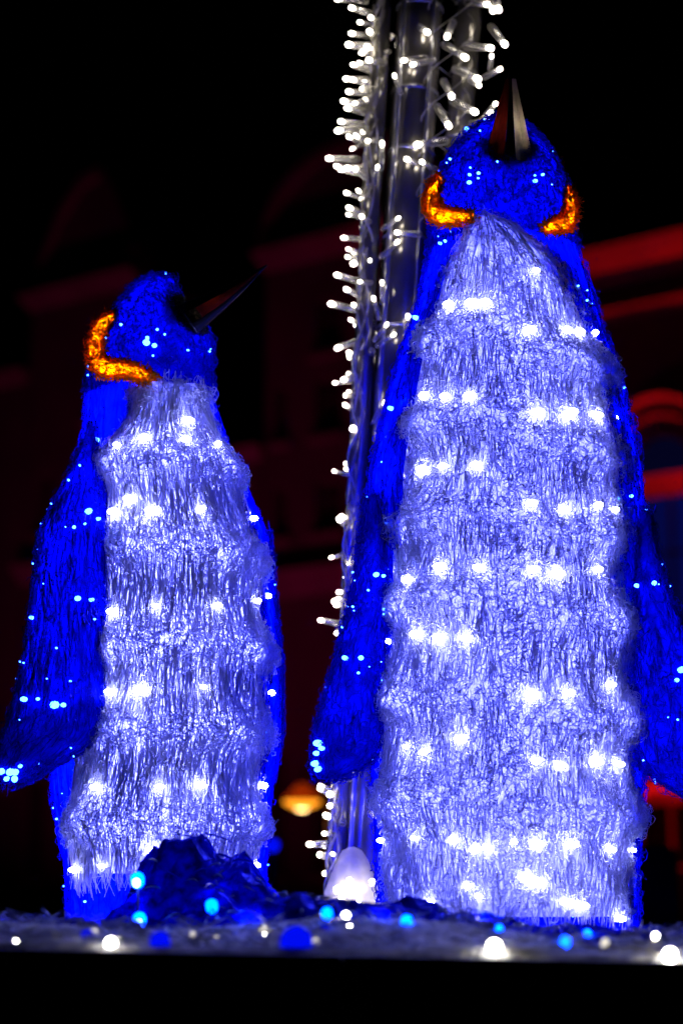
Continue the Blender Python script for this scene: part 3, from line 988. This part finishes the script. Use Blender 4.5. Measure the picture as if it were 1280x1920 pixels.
def string(name, label, cable_mat, items):
    pts = [at(x, y + 6, Y) for x, y, Y, *_ in items]
    root = empty(name, pts[0])
    tag(root, label, 'light string', 'light strings lying on the platform')
    path = []
    for a_, b_ in zip(pts[:-1], pts[1:]):
        for k in range(6):
            t = k / 6
            p = a_.lerp(b_, t)
            p.z = max(TOP + .008, p.z - .03 * math.sin(math.pi * t))
            path.append(p)
    path.append(pts[-1])
    MB().tube(path, .002, 6).build('cable', cable_mat, root, True)
    for x, y, Y, me, s, tipme in items:
        p = at(x, y, Y)
        d = Vector((random.uniform(-.4, .4), -.6, .8))
        o = put(me, 'bulb', p, d, root, s)
        if tipme:
            put(tipme, 'bulb_tip', p + Vector((0, -.011 * s, -.004)), d, root, s)


dB, dBt = dome('blue_dome', .0078, M['dome_blue']), dome('blue_tip', .0045, M['dome_blue_tip'])
dD, dW, dWd = dome('dim_dome', .0105, M['dome_dim']), dome('white_dome', .0066, M['dome_white']), dome('dim_white_dome', .009, M['dome_white_dim'])
string('blue_light_string', 'string of blue bulbs glowing along the blue plastic film', M['cable_blue'],
       [(258, 1648, 2.56, dB, 1.15, dBt), (262, 1722, 2.52, dB, 1.05, dBt), (300, 1764, 2.07, dD, 1.0, None), (397, 1697, 2.5, dB, 1.0, None), (555, 1766, 2.08, dD, 1.6, None), (613, 1711, 2.3, dB, .8, None),
        (762, 1726, 2.3, dB, .85, None), (755, 1758, 2.3, dB, 1.2, dBt), (818, 1747, 2.3, dB, .75, None), (1059, 1764, 2.15, dB, .7, None)])
string('white_light_string', 'string of warm white bulbs half sunk in the artificial snow', M['cable_clear'],
       [(208, 1768, 2.06, dW, .75, None), (497, 1752, 2.3, dWd, 1.0, None), (648, 1718, 2.4, dW, .8, None), (655, 1740, 2.3, dW, .55, None), (926, 1775, 2.06, dW, 1.05, None), (1255, 1790, 2.05, dW, .95, None)])
ex = [(40 + k * 78 + random.uniform(-25, 25), random.uniform(1745, 1772), random.uniform(2.07, 2.35), dWd if k % 3 else dW, random.uniform(.25, .5), None) for k in range(16)]  # extra white bulbs at random spots, added as more blurred lights
string('white_light_string', 'string of tiny faint white bulbs strewn along the platform\'s front edge', M['cable_clear'], ex)
ex = [(80 + k * 105 + random.uniform(-40, 40), random.uniform(1738, 1768), random.uniform(2.08, 2.4), dD if k % 2 else dB, random.uniform(.35, .7), None) for k in range(11)]  # extra blue bulbs strewn at random, added for soft points of light
string('blue_light_string', 'added string of small faint blue bulbs scattered over the artificial snow', M['cable_blue'], ex)
bd = empty('blue_lamp', at(512, 1600, 6.0))
tag(bd, 'lone blue lamp glowing beyond the smaller penguin\'s tail side', 'lamp')
p = at(512, 1585, 6.0)
put(dome('far_blue', .022, M['dome_dim']), 'bulb', p, (0, -1, .1), bd)
MB().tube([p + Vector((0, .02, -.02)), (p.x, p.y + .02, .8), (p.x, p.y + .02, 0)], .012, 8).build('post', M['black_board'], bd, True)

# ================================================================== post with clear tubes and fairy lights
DP = 3.45
post = empty('wrapped_post', at(680, 1700, DP))
tag(post, 'leaning post of clear plastic tubes rising behind the taller penguin', 'post')
M['tube'] = principled('tube', (0.27, 0.25, 0.225), .2, .6, .5, .4, (6, .3, .01), (5, .5, 1.2))
M['ring'] = principled('ring', (0.45, 0.44, 0.46), .2, .6, .6)


def post_x(y, off):
    return 788 + (y / 1640.0) * (684 - 788) + off


def pp(y, off, dY=0.0):
    return at(post_x(y, off), y, DP + dY)


ys = [-60, 60, 200, 400, 600, 800, 1000, 1200, 1400, 1600, 1720]
PX = DP / F
MB().tube([pp(y, 0) for y in ys], 46 * PX, 28).build('main_tube', M['tube'], post, True)
MB().tube([pp(y, 92 - y * .02, .02) for y in ys], 28 * PX, 20).build('side_tube', M['tube'], post, True)
MB().tube([pp(y, -72 + y * .012, -.01) for y in ys], 20 * PX, 18).build('side_tube', M['tube'], post, True)
MB().tube([pp(y, -30, -.045) for y in ys], 5 * PX, 10).build('wire', M['ring'], post, True)
MB().tube([pp(y, 26, -.04) for y in ys], 4 * PX, 10).build('wire', M['ring'], post, True)
for y in (18, 178, 290, 452, 620, 800, 1010):
    MB().tube([pp(y - 3, 0), pp(y + 3, 0)], 48.5 * PX, 28).build('joint_ring', M['ring'], post, True)
for y in (8, 140, 262):
    MB().tube([pp(y - 3, 92 - y * .02, .02), pp(y + 3, 92 - y * .02, .02)], 30 * PX, 20).build('joint_ring', M['ring'], post, True)
M['frost'] = acrylic('frost', (.85, .82, .78), .6, .25, .06, .3, .25, False)
foot = empty('frosted_cone', at(660, 1720, 3.4))
tag(foot, 'frosted translucent cone glowing white at the foot of the leaning post', 'cone light')
c0 = at(660, 1716, 3.4)
hcone = at(660, 1588, 3.4).z - c0.z
MB().lathe([(.052, -.02), (.050, .01), (.046, .04), (.038, hcone * .55), (.027, hcone * .8), (.016, hcone * .95), (.004, hcone)], 20, c0).build('cone', M['frost'], foot, True)
for dx, dz in ((-.018, .012), (.004, .026), (.026, .012)):
    d_ = bpy.data.lights.new('cone_lamp', 'POINT'); d_.energy = .02; d_.color = (1, .94, .84); d_.shadow_soft_size = .006
    o = bpy.data.objects.new('cone_lamp', d_); col.objects.link(o); o.location = c0 + Vector((dx, -.02, dz))

for x_, y_, s_ in ((633, 1668, 1.0), (655, 1652, .8), (640, 1682, .7), (698, 1654, .8), (672, 1690, .5)):
    put(dW, 'bulb', at(x_, y_, 3.345), (0, -1, .3), foot, s_)
M['clear'] = None
m_, nt, out = new_mat('clear_plastic')
fr = nt.nodes.new('ShaderNodeLayerWeight'); fr.inputs[0].default_value = .62
tp = nt.nodes.new('ShaderNodeBsdfTransparent'); tp.inputs[0].default_value = (.92, .92, .9, 1)
gl = nt.nodes.new('ShaderNodeBsdfGlossy'); gl.inputs[0].default_value = (.95, .93, .88, 1); gl.inputs['Roughness'].default_value = .12
trn = nt.nodes.new('ShaderNodeBsdfTranslucent'); trn.inputs[0].default_value = (.97, .95, .9, 1)
m1 = nt.nodes.new('ShaderNodeMixShader'); m1.inputs[0].default_value = .5
nt.links.new(gl.outputs[0], m1.inputs[1]); nt.links.new(trn.outputs[0], m1.inputs[2])
m2 = nt.nodes.new('ShaderNodeMixShader')
nt.links.new(fr.outputs['Facing'], m2.inputs[0])
nt.links.new(tp.outputs[0], m2.inputs[1]); nt.links.new(m1.outputs[0], m2.inputs[2])
nt.links.new(m2.outputs[0], out.inputs[0])
M['clear'] = m_
M['fairy'] = emitter('fairy', (1.0, .91, .78), 13)

# bulb of unit length along +Z: socket, clear sleeve, glowing tip
SL = .046
sleeve = MB().lathe([(.0040, 0), (.0054, .003), (.0056, .012), (.0050, .026), (.0045, .038), (.0038, SL)], 10).mesh('sleeve', True)
sleeve.materials.append(M['clear'])
tipm = MB().lathe([(.0022, SL - .004), (.0034, SL - .001), (.0040, SL + .002), (.0035, SL + .005), (.0016, SL + .007)], 10).mesh('bulb_tip', True)
tipm.materials.append(M['fairy'])
wick = MB().lathe([(.0012, .002), (.0016, .02), (.0022, SL - .006)], 6).mesh('filament_stem', True)
wick.materials.append(M['ring'])


def fairy(root, base, tip):
    d = (tip - base)
    s = max(.8, min(1.35, 1.1 * d.length / (SL + .006)))
    b = put(sleeve, 'bulb', base, d, root, s)
    for me, nm in ((tipm, 'bulb_tip'), (wick, 'bulb_stem')):
        o = bpy.data.objects.new(nm, me); col.objects.link(o); o.parent = b


gl_root = empty('fairy_light_garland', pp(1640, -70))
tag(gl_root, 'dense clear garland of white-tipped fairy lights bristling from the post beside the smaller penguin', 'light garland', 'fairy light garlands on the post')
gr_root = empty('fairy_light_garland', pp(300, 92))
tag(gr_root, 'sparse clear fairy light garland around the tubes behind the taller penguin\'s beak', 'light garland', 'fairy light garlands on the post')
for k in range(7):
    path = []
    ph = random.uniform(0, 6); am = random.uniform(6, 20)
    for y in range(-60, 1700, 22):
        path.append(pp(y, -78 + am * math.sin(y * .022 * (1 + k * .13) + ph) + y * .01, -.03 + .03 * math.sin(y * .031 + ph * 2)))
    MB().tube(path, .0024, 6).build('cable', M['cable_clear'], gl_root, True)
for k in range(3):
    path = [pp(y, 60 + 45 * math.sin(y * .03 + k * 2.1), -.04 + .05 * math.cos(y * .03 + k * 2.1)) for y in range(-60, 420, 14)]
    MB().tube(path, .0013, 6).build('cable', M['cable_clear'], gr_root, True)

left = [(660, 15, 708, 30), (634, -2, 690, 2), (675, 42, 712, 50), (660, 63, 705, 70), (655, 84, 710, 90), (678, 100, 715, 110), (674, 118, 712, 126), (663, 122, 705, 138), (650, 148, 700, 150), (662, 150, 706, 160), (655, 172, 708, 178), (645, 190, 690, 200),
        (652, 203, 700, 215), (688, 188, 715, 205), (640, 228, 690, 235), (635, 245, 690, 240), (655, 257, 695, 278), (668, 255, 705, 280), (618, 297, 676, 300), (632, 312, 680, 322), (640, 318, 690, 328), (652, 315, 700, 318), (650, 362, 692, 376), (672, 358, 705, 380), (655, 390, 697, 408),
        (645, 446, 690, 450), (655, 468, 690, 480), (652, 482, 690, 492), (675, 496, 705, 510), (695, 480, 712, 500), (633, 516, 685, 532), (650, 543, 690, 562), (622, 570, 680, 584), (664, 572, 700, 590), (658, 600, 694, 622), (634, 652, 684, 634), (655, 662, 690, 680), (665, 684, 700, 700),
        (648, 760, 690, 786), (668, 814, 705, 818), (666, 842, 700, 850), (650, 880, 690, 892), (672, 860, 700, 880), (672, 942, 698, 926), (642, 970, 688, 1000), (656, 971, 694, 966), (668, 1050, 694, 1030), (648, 1082, 682, 1066), (636, 1110, 680, 1110), (631, 1135, 676, 1135), (602, 1163, 648, 1172), (641, 1182, 668, 1170),
        (602, 1474, 650, 1492), (635, 1470, 672, 1480), (632, 1486, 668, 1500), (613, 1530, 668, 1556), (656, 1524, 690, 1540), (666, 1534, 695, 1550), (582, 1583, 640, 1582), (668, 1590, 706, 1572), (704, 1534, 716, 1560), (690, 1536, 700, 1566),
        (745, 410, 714, 432), (744, 454, 712, 484), (745, 436, 790, 440), (716, 270, 714, 320), (705, 325, 700, 352), (716, 535, 716, 570), (722, 612, 700, 640), (737, 628, 705, 650), (764, 594, 758, 640), (742, 150, 752, 180), (757, 113, 800, 108), (774, 121, 815, 112), (693, 490, 690, 530), (700, 560, 712, 600), (720, 755, 700, 790)]
for tx, ty, bx, by in left:
    j = random.uniform(-.035, .01) if tx < 700 else -.06
    jb = j * .4 + random.uniform(-.01, .02) if tx < 700 else -.045
    fairy(gl_root, at(bx, by, DP + jb), at(tx, ty, DP + j))
for k in range(62):
    y = random.uniform(-20, 1180) if k < 48 else random.uniform(1440, 1640)
    bx = post_x(y, random.uniform(-84, -48) + y * .01)
    a_ = random.gauss(0, .55) + math.pi
    ln = random.uniform(16, 34)
    fairy(gl_root, at(bx, y, DP + random.uniform(-.05, .03)), at(bx + ln * math.cos(a_), y + ln * math.sin(a_) * .8, DP + random.uniform(-.09, .05)))
for tx, ty, bx, by in [(768, 273, 838, 264), (763, 299, 798, 318), (791, 304, 820, 320), (842, 238, 818, 198), (890, 210, 845, 188), (928, 195, 908, 218), (936, 130, 905, 146), (948, 86, 918, 48), (918, 90, 868, 86), (875, 110, 830, 82), (895, 148, 850, 128), (935, 20, 926, -20), (912, 8, 872, 4), (924, 20, 910, -16),
                       (921, 106, 918, 132), (897, 160, 880, 150), (912, 225, 880, 232), (918, 212, 885, 240), (838, 68, 850, 40), (846, 180, 830, 150), (800, 60, 770, 40)]:
    fairy(gr_root, at(bx, by, DP - .02), at(tx, ty, DP - .055))
tf = empty('fairy_light_garland', at(14, 1740, 3.6))
tag(tf, 'small clump of clear fairy lights on the snow beside the smaller penguin\'s flipper tip', 'light garland', 'fairy light garlands on the post')
MB().tube([at(-30, 1770, 3.6), at(0, 1752, 3.6), at(20, 1745, 3.58), at(-10, 1725, 3.6)], .0024, 6).build('cable', M['cable_clear'], tf, True)
for k in range(9):
    x, y = random.uniform(-16, 14), random.uniform(1715, 1765)
    b_ = at(x, y, 3.6); t_ = at(x + random.uniform(2, 20), y + random.uniform(-30, 14), 3.57)
    s_ = put(sleeve, 'bulb', b_, t_ - b_, tf, .8)

# ================================================================== street: ground, lamp, houses
M['ground'] = principled('ground', (0.05, 0.048, 0.046), .75, 0, .4, 0, (7, .6, .03), (1.5, .6, 1.3))
g = MB().quad((-150, -40, 0), (150, -40, 0), (150, 220, 0), (-150, 220, 0)).build('ground', M['ground'])
tag(g, kind='structure')

# lantern with its shallow shade
YL = 13.0
lam = empty('street_lamp', (at(625, 1600, YL).x, YL, 0))
tag(lam, 'street lamp with shallow glowing amber dish hanging from its brown post', 'street lamp')
M['lamp_post'] = principled('lamp_post', (.16, .08, .035), .55, .2, .4, 0, (20, .2, .01))
M['lamp_glow'] = emitter('lamp_glow', (1.0, .32, .015), 2.0)
M['lamp_hot'] = emitter('lamp_hot', (1.0, .62, .22), 8)
M['lamp_shade'] = acrylic('lamp_shade', (.5, .12, .02), .5, 0, .05, .4, .2, False)
pc = at(566, 1500, YL); pt = at(624, 1448, YL)
MB().tube([(pt.x, YL, 0), (pt.x, YL, 1.0), (pt.x, YL, pt.z)], [.06, .05, .042], 12).build('pole', M['lamp_post'], lam, True)
MB().tube([pt, (pt.x - .06, YL, pt.z + .04), (pc.x + .03, YL, pt.z + .03), (pc.x, YL, pc.z + .12), (pc.x, YL, pc.z + .06)], .012, 8).build('arm', M['lamp_post'], lam, True)
MB().lathe([(.125, -.006), (.122, .012), (.075, .05), (.055, .085), (.02, .11)], 24, pc).build('shade', M['lamp_shade'], lam, True)
MB().lathe([(.010, -.062), (.060, -.05), (.10, -.032), (.122, -.008), (.118, -.004)], 24, pc).build('diffuser', M['lamp_glow'], lam, True)
MB().lathe([(.006, -.070), (.022, -.068), (.036, -.062), (.038, -.056)], 16, pc).build('lamp_bulb', M['lamp_hot'], lam, True)

# dark cabinet
cbx = at(1224, 1700, 8.5)
cab = MB()
pr = []
w = .092
for k in range(13):
    t = math.pi * k / 12
    pr.append((cbx.x - w * math.cos(t) * (1 if True else 0), at(1224, 1606, 8.5).z + .05 * math.sin(t)))
pr = [(cbx.x - w, 0)] + pr + [(cbx.x + w, 0)]
n_ = len(pr)
for yy in (8.4, 8.75):
    cab.v += [(x, yy, z) for x, z in pr]
cab.f.append(tuple(range(n_))); cab.f.append(tuple(reversed(range(n_, 2 * n_))))
for k in range(n_):
    cab.f.append((k, n_ + k, n_ + (k + 1) % n_, (k + 1) % n_))
o = cab.build('utility_cabinet', M['black_board'])
tag(o, 'black round-topped cabinet standing before the red-lit arcade', 'cabinet')


def on_facade(x, y):
    d = ray(x, y)
    t = (HO - EYE).dot(HN) / d.dot(HN)
    p = EYE + d * t
    q = p - HO
    return q.dot(HU), p.z


M['plaster'] = principled('plaster', (.34, .30, .28), .85, 0, .2, 0, (3, .3, .02), (1.2, .8, 1.15))
M['plaster_b'] = principled('plaster_b', (.26, .24, .25), .85, 0, .2, 0, (3, .3, .02), (1.2, .8, 1.15))
M['trim'] = principled('trim', (.48, .44, .42), .8, 0, .2, 0, (6, .3, .01), (2, .8, 1.1))
M['roof'] = principled('roof', (.07, .045, .04), .8, 0, .2, 0, (5, .5, .05))
M['glass'] = principled('glass', (.008, .008, .012), .08, 0, .5)
M['glass_blue'] = emitter('glass_blue', (0.001, 0.002, 0.05), 1.0)
M['glass_fan'] = emitter('glass_fan', (0.001, 0.001, 0.012), 1.0)
M['frame'] = principled('frame', (.2, .18, .17), .6)


def house(name, label, u0, u1, ztop, openings, depth, mat, cornices):
    root = empty(name, hp((u0 + u1) / 2, 0, 0))
    tag(root, label, 'house', 'old houses along the square')
    us = sorted({u0, u1, *[o[0] for o in openings], *[o[1] for o in openings]})
    zs = sorted({0.0, ztop, *[o[2] for o in openings], *[o[3] for o in openings]})
    b = MB()
    for i in range(len(us) - 1):
        for k in range(len(zs) - 1):
            uc, zc = (us[i] + us[i + 1]) / 2, (zs[k] + zs[k + 1]) / 2
            if any(o[0] < uc < o[1] and o[2] < zc < o[3] for o in openings): continue
            b.quad(hp(us[i], 0, zs[k]), hp(us[i + 1], 0, zs[k]), hp(us[i + 1], 0, zs[k + 1]), hp(us[i], 0, zs[k + 1]))
    for o in openings:
        a0, a1, z0, z1 = o[:4]; r = -.22
        b.quad(hp(a0, 0, z0), hp(a0, r, z0), hp(a0, r, z1), hp(a0, 0, z1))
        b.quad(hp(a1, r, z0), hp(a1, 0, z0), hp(a1, 0, z1), hp(a1, r, z1))
        b.quad(hp(a0, 0, z1), hp(a0, r, z1), hp(a1, r, z1), hp(a1, 0, z1))
        b.quad(hp(a0, r, z0), hp(a0, 0, z0), hp(a1, 0, z0), hp(a1, r, z0))
    b.quad(hp(u0, -depth, 0), hp(u0, 0, 0), hp(u0, 0, ztop), hp(u0, -depth, ztop))
    b.quad(hp(u1, 0, 0), hp(u1, -depth, 0), hp(u1, -depth, ztop), hp(u1, 0, ztop))
    b.quad(hp(u1, -depth, 0), hp(u0, -depth, 0), hp(u0, -depth, ztop), hp(u1, -depth, ztop))
    b.build('wall', mat, root)
    for o in openings:
        a0, a1, z0, z1 = o[:4]
        gm = o[4] if len(o) > 4 else M['glass']
        w = MB()
        t = .06
        w.hbox(a0, a0 + t, -.20, -.12, z0, z1); w.hbox(a1 - t, a1, -.20, -.12, z0, z1)
        w.hbox(a0 + t, a1 - t, -.20, -.12, z1 - t, z1); w.hbox(a0 + t, a1 - t, -.20, -.12, z0, z0 + t)
        um = (a0 + a1) / 2
        w.hbox(um - .025, um + .025, -.19, -.13, z0 + t, z1 - t)
        zt = z0 + (z1 - z0) * .66
        w.hbox(a0 + t, um - .026, -.19, -.13, zt - .02, zt + .02)
        w.hbox(um + .026, a1 - t, -.19, -.13, zt - .02, zt + .02)
        wo = w.build('window', M['frame'], root)
        MB().hbox(a0 + .01, um, -.175, -.165, z0 + .01, z1 - .01).build('pane', gm, wo)
        MB().hbox(um + .001, a1 - .01, -.175, -.165, z0 + .01, z1 - .01).build('pane', gm, wo)
        if z1 - z0 < 3 and z0 > 1:
            MB().hbox(a0 - .08, a1 + .08, .002, .10, z0 - .10, z0 - .01).build('window_sill', M['trim'], root)
    for (z, h, pr) in cornices:
        MB().hslant(u0 - .03, u1 + .03, .04, pr, z, z + h * .52).build('cornice', M['trim'], root)
        MB().hslant(u0 - .06, u1 + .06, pr * 1.02, pr * 1.6, z + h * .52 + .002, z + h).build('cornice', M['trim'], root)
    return root


def prism(root, name, prof, n0, n1, mat):
    """profile of (u, z) pushed from n0 to n1"""
    b = MB(); n = len(prof)
    b.v += [tuple(hp(u, n1, z)) for u, z in prof] + [tuple(hp(u, n0, z)) for u, z in prof]
    b.f.append(tuple(range(n))); b.f.append(tuple(reversed(range(n, 2 * n))))
    for k in range(n):
        b.f.append((k, n + k, n + (k + 1) % n, (k + 1) % n))
    return b.build(name, mat, root)


# right house (red, arched window)
uR0 = on_facade(1000, 900)[0]
uc, zc_ = on_facade(1243, 832)                  # centre of the arched window
zcorn = on_facade(1190, 512)[1]; zstr = on_facade(1200, 590)[1]; ztr = on_facade(1245, 915)[1]
ww = .50
ops = [(uc - ww, uc + ww, 4.3, ztr - .02, M['glass_blue']), (uc + 2.6, uc + 3.6, 4.3, 8.0), (uc - 3.0, uc - 2.1, 4.3, 8.0),
       (uc - .62, uc + .35, .3, 2.75), (uc + 2.4, uc + 3.6, .3, 2.6)]
H4 = house('old_house', 'red floodlit house with bold cornice and round-arched window beside the taller penguin', uR0, uc + 5.5, zcorn + .2, ops, 9, M['plaster'], [(zcorn - .12, .42, .26), (zstr - .05, .13, .14)])
prism(H4, 'roof', [(uR0, zcorn + .31), (uc + 5.5, zcorn + .31), (uc + 5.0, zcorn + 1.0), (uR0 + .5, zcorn + 1.0)], -8.5, -2.4, M['roof'])
for r0, r1, pr_ in ((.44, .53, .12), (.58, .69, .18), (.75, .90, .26)):
    arc_o = [(uc + r1 * math.cos(t), ztr + .16 + r1 * 1.12 * math.sin(t)) for t in np.linspace(0, math.pi, 22)]
    arc_i = [(uc + r0 * math.cos(t), ztr + .16 + r0 * 1.12 * math.sin(t)) for t in np.linspace(math.pi, 0, 22)]
    b = MB(); n_ = 22
    A = arc_o; B = arc_i[::-1]
    for k in range(n_ - 1):
        b.box8([hp(A[k][0], pr_, A[k][1]), hp(B[k][0], .02, B[k][1]), hp(B[k][0], .003, B[k][1]), hp(A[k][0], .003, A[k][1]),
                hp(A[k + 1][0], pr_, A[k + 1][1]), hp(B[k + 1][0], .02, B[k + 1][1]), hp(B[k + 1][0], .003, B[k + 1][1]), hp(A[k + 1][0], .003, A[k + 1][1])])
    b.build('arch_moulding', M['trim'], H4)
prism(H4, 'fanlight', [(uc + .435 * math.cos(t), ztr + .165 + .435 * 1.12 * math.sin(t)) for t in np.linspace(0, math.pi, 20)], .004, .03, M['glass_fan'])
MB().hslant(uc - 1.15, uc + 1.15, .04, .2, ztr - .10, ztr + .14).build('transom', M['trim'], H4)
for s in (-1, 1):
    MB().hbox(uc + s * .68 - .12, uc + s * .68 + .12, .003, .13, 4.1, ztr - .102).build('pilaster', M['trim'], H4)
MB().hbox(uR0, uc + 5.5, .004, .30, 3.75, 4.0).build('cornice', M['trim'], H4)
ua, za = on_facade(1235, 1530)
for rr0, rr1, pr_ in ((.66, .80, .14), (.86, .98, .20)):
    b = MB(); ts = np.linspace(0, math.pi, 18)
    for k in range(17):
        q = []
        for t in (ts[k], ts[k + 1]):
            for (r, n_) in ((rr1, pr_), (rr0, .02), (rr0, .003), (rr1, .003)):
                q.append(hp(uc - .13 + r * math.cos(t), n_, 2.35 + r * .75 * math.sin(t)))
        b.box8(q)
    b.build('arch_moulding', M['trim'], H4)

# middle house with rounded gable
uM0 = on_facade(498, 700)[0]; uM1 = uR0 - .05
zM = on_facade(560, 478)[1]
w1 = on_facade(528, 760)[0]; w2 = on_facade(615, 760)[0]
z1a, z1b = on_facade(528, 830)[1], on_facade(528, 725)[1]
z2a, z2b = on_facade(528, 1010)[1], on_facade(528, 915)[1]
ops = []
for wu, hw in ((w1, .13), (w2, .24), (w2 + 1.2, .3)):
    ops += [(wu - hw, wu + hw, z1a, z1b), (wu - hw, wu + hw, z2a, z2b), (wu - hw, wu + hw, 1.9, 3.6)]
ops += [(w2 - .24, w2 + .24, on_facade(615, 660)[1], on_facade(615, 560)[1])]
zb = on_facade(600, 1075)[1]
H3 = house('old_house', 'dark narrow house with rounded gable behind the post garland', uM0, uM1, zM, ops, 9, M['plaster_b'], [(zM - .16, .26, .20), (zb - .30, .36, .18)])
um = (uM0 + uM1) / 2; gw = (uM1 - uM0) / 2
um, gw = on_facade(660, 400)[0], on_facade(660, 400)[0] - uM0
zt = on_facade(630, 280)[1]
prism(H3, 'gable', [(um + gw * math.cos(t), zM + .11 + (zt - zM - .1) * math.sin(t) ** .9) for t in np.linspace(0, math.pi, 24)], -.35, -.01, M['plaster_b'])
b = MB(); ts = np.linspace(0, math.pi, 24)
for k in range(23):
    q = []
    for t in (ts[k], ts[k + 1]):
        for (s, n_) in ((1.05, .12), (.93, .12), (.93, .0), (1.05, .0)):
            q.append(hp(um + gw * s * math.cos(t), n_, zM + .112 + (zt - zM - .1) * s * abs(math.sin(t)) ** .9))
    b.box8(q)
b.build('gable_coping', M['trim'], H3)

# left house with pointed gable
uL0, uL1 = on_facade(62, 560)[0], on_facade(262, 560)[0]
zL = on_facade(165, 548)[1]; zp = on_facade(180, 318)[1]
wl = on_facade(85, 950)[0]
ops = [(wl - .18, wl + .18, on_facade(85, 1000)[1], on_facade(85, 890)[1]), (uL1 - .75, uL1 - .35, on_facade(85, 1000)[1], on_facade(85, 890)[1]), (wl - .18, wl + .18, 1.9, 3.4), (uL1 - .75, uL1 - .35, 1.9, 3.4),
       (uL1 - 1.15, uL1 - .55, on_facade(200, 780)[1], on_facade(200, 640)[1])]
H1 = house('old_house', 'dim house with pointed gable rising behind the smaller penguin', uL0, uL1, zL, ops, 9, M['plaster_b'], [(zL - .10, .22, .2), (on_facade(30, 1090)[1] - .1, .3, .18)])
umL = on_facade(178, 400)[0]
zs_ = on_facade(165, 500)[1]
MB().hbox(uL0 + .05, uL1 - .05, -.02, .14, zs_ - .05, zs_ + .10).build('cornice', M['trim'], H1)
prism(H1, 'gable', [(uL0 + .05, zL + .123), (uL1 - .05, zL + .123), (uL1 - .12, zs_ + .1), (umL + .35, zp - .35), (umL + .12, zp), (umL - .3, zp - .1), (umL - .75, zp - .55), (uL0 + .1, zs_ + .1)], -.35, -.03, M['plaster_b'])
for (pa, pb) in (((umL - .3, zp - .1), (umL + .12, zp)), ((umL - .75, zp - .55), (umL - .3, zp - .1)), ((uL0 + .1, zs_ + .1), (umL - .75, zp - .55))):
    prism(H1, 'gable_coping', [(pa[0], pa[1]), (pb[0], pb[1]), (pb[0], pb[1] - .16), (pa[0] + .04, pa[1] - .16)], -.028, .10, M['trim'])
# lower house between them, and the neighbour further along
uG0, uG1 = uL1 + .04, uM0 - .04
H2 = house('old_house', 'low dark house squeezed between the pointed and the rounded gable', uG0, uG1, zL - 3.2, [(uG0 + .4, uG0 + .9, 3.6, 5.0), (uG1 - .9, uG1 - .4, 3.6, 5.0), (uG0 + .5, uG0 + 1.2, .2, 2.3)], 9, M['plaster_b'], [(zL - 3.3, .2, .15)])
prism(H2, 'roof', [(uG0, zL - 3.09), (uG1, zL - 3.09), (uG1, zL - 2.7), (uG0, zL - 2.7)], -8.5, -.8, M['roof'])
H0 = house('old_house', 'plain dim house past the pointed gable at the row\'s end', uL0 - 4.5, uL0 - .04, zL - 1.2, [(uL0 - 1.2, uL0 - .7, 3.9, 5.4), (uL0 - 2.6, uL0 - 2.1, 3.9, 5.4), (uL0 - 1.2, uL0 - .7, .6, 2.4)], 9, M['plaster_b'], [(zL - 1.3, .2, .18), (3.2, .25, .16)])
prism(H0, 'roof', [(uL0 - 4.5, zL - 1.09), (uL0 - .04, zL - 1.09), (uL0 - .04, zL - .7), (uL0 - 4.5, zL - .7)], -8.5, -.8, M['roof'])
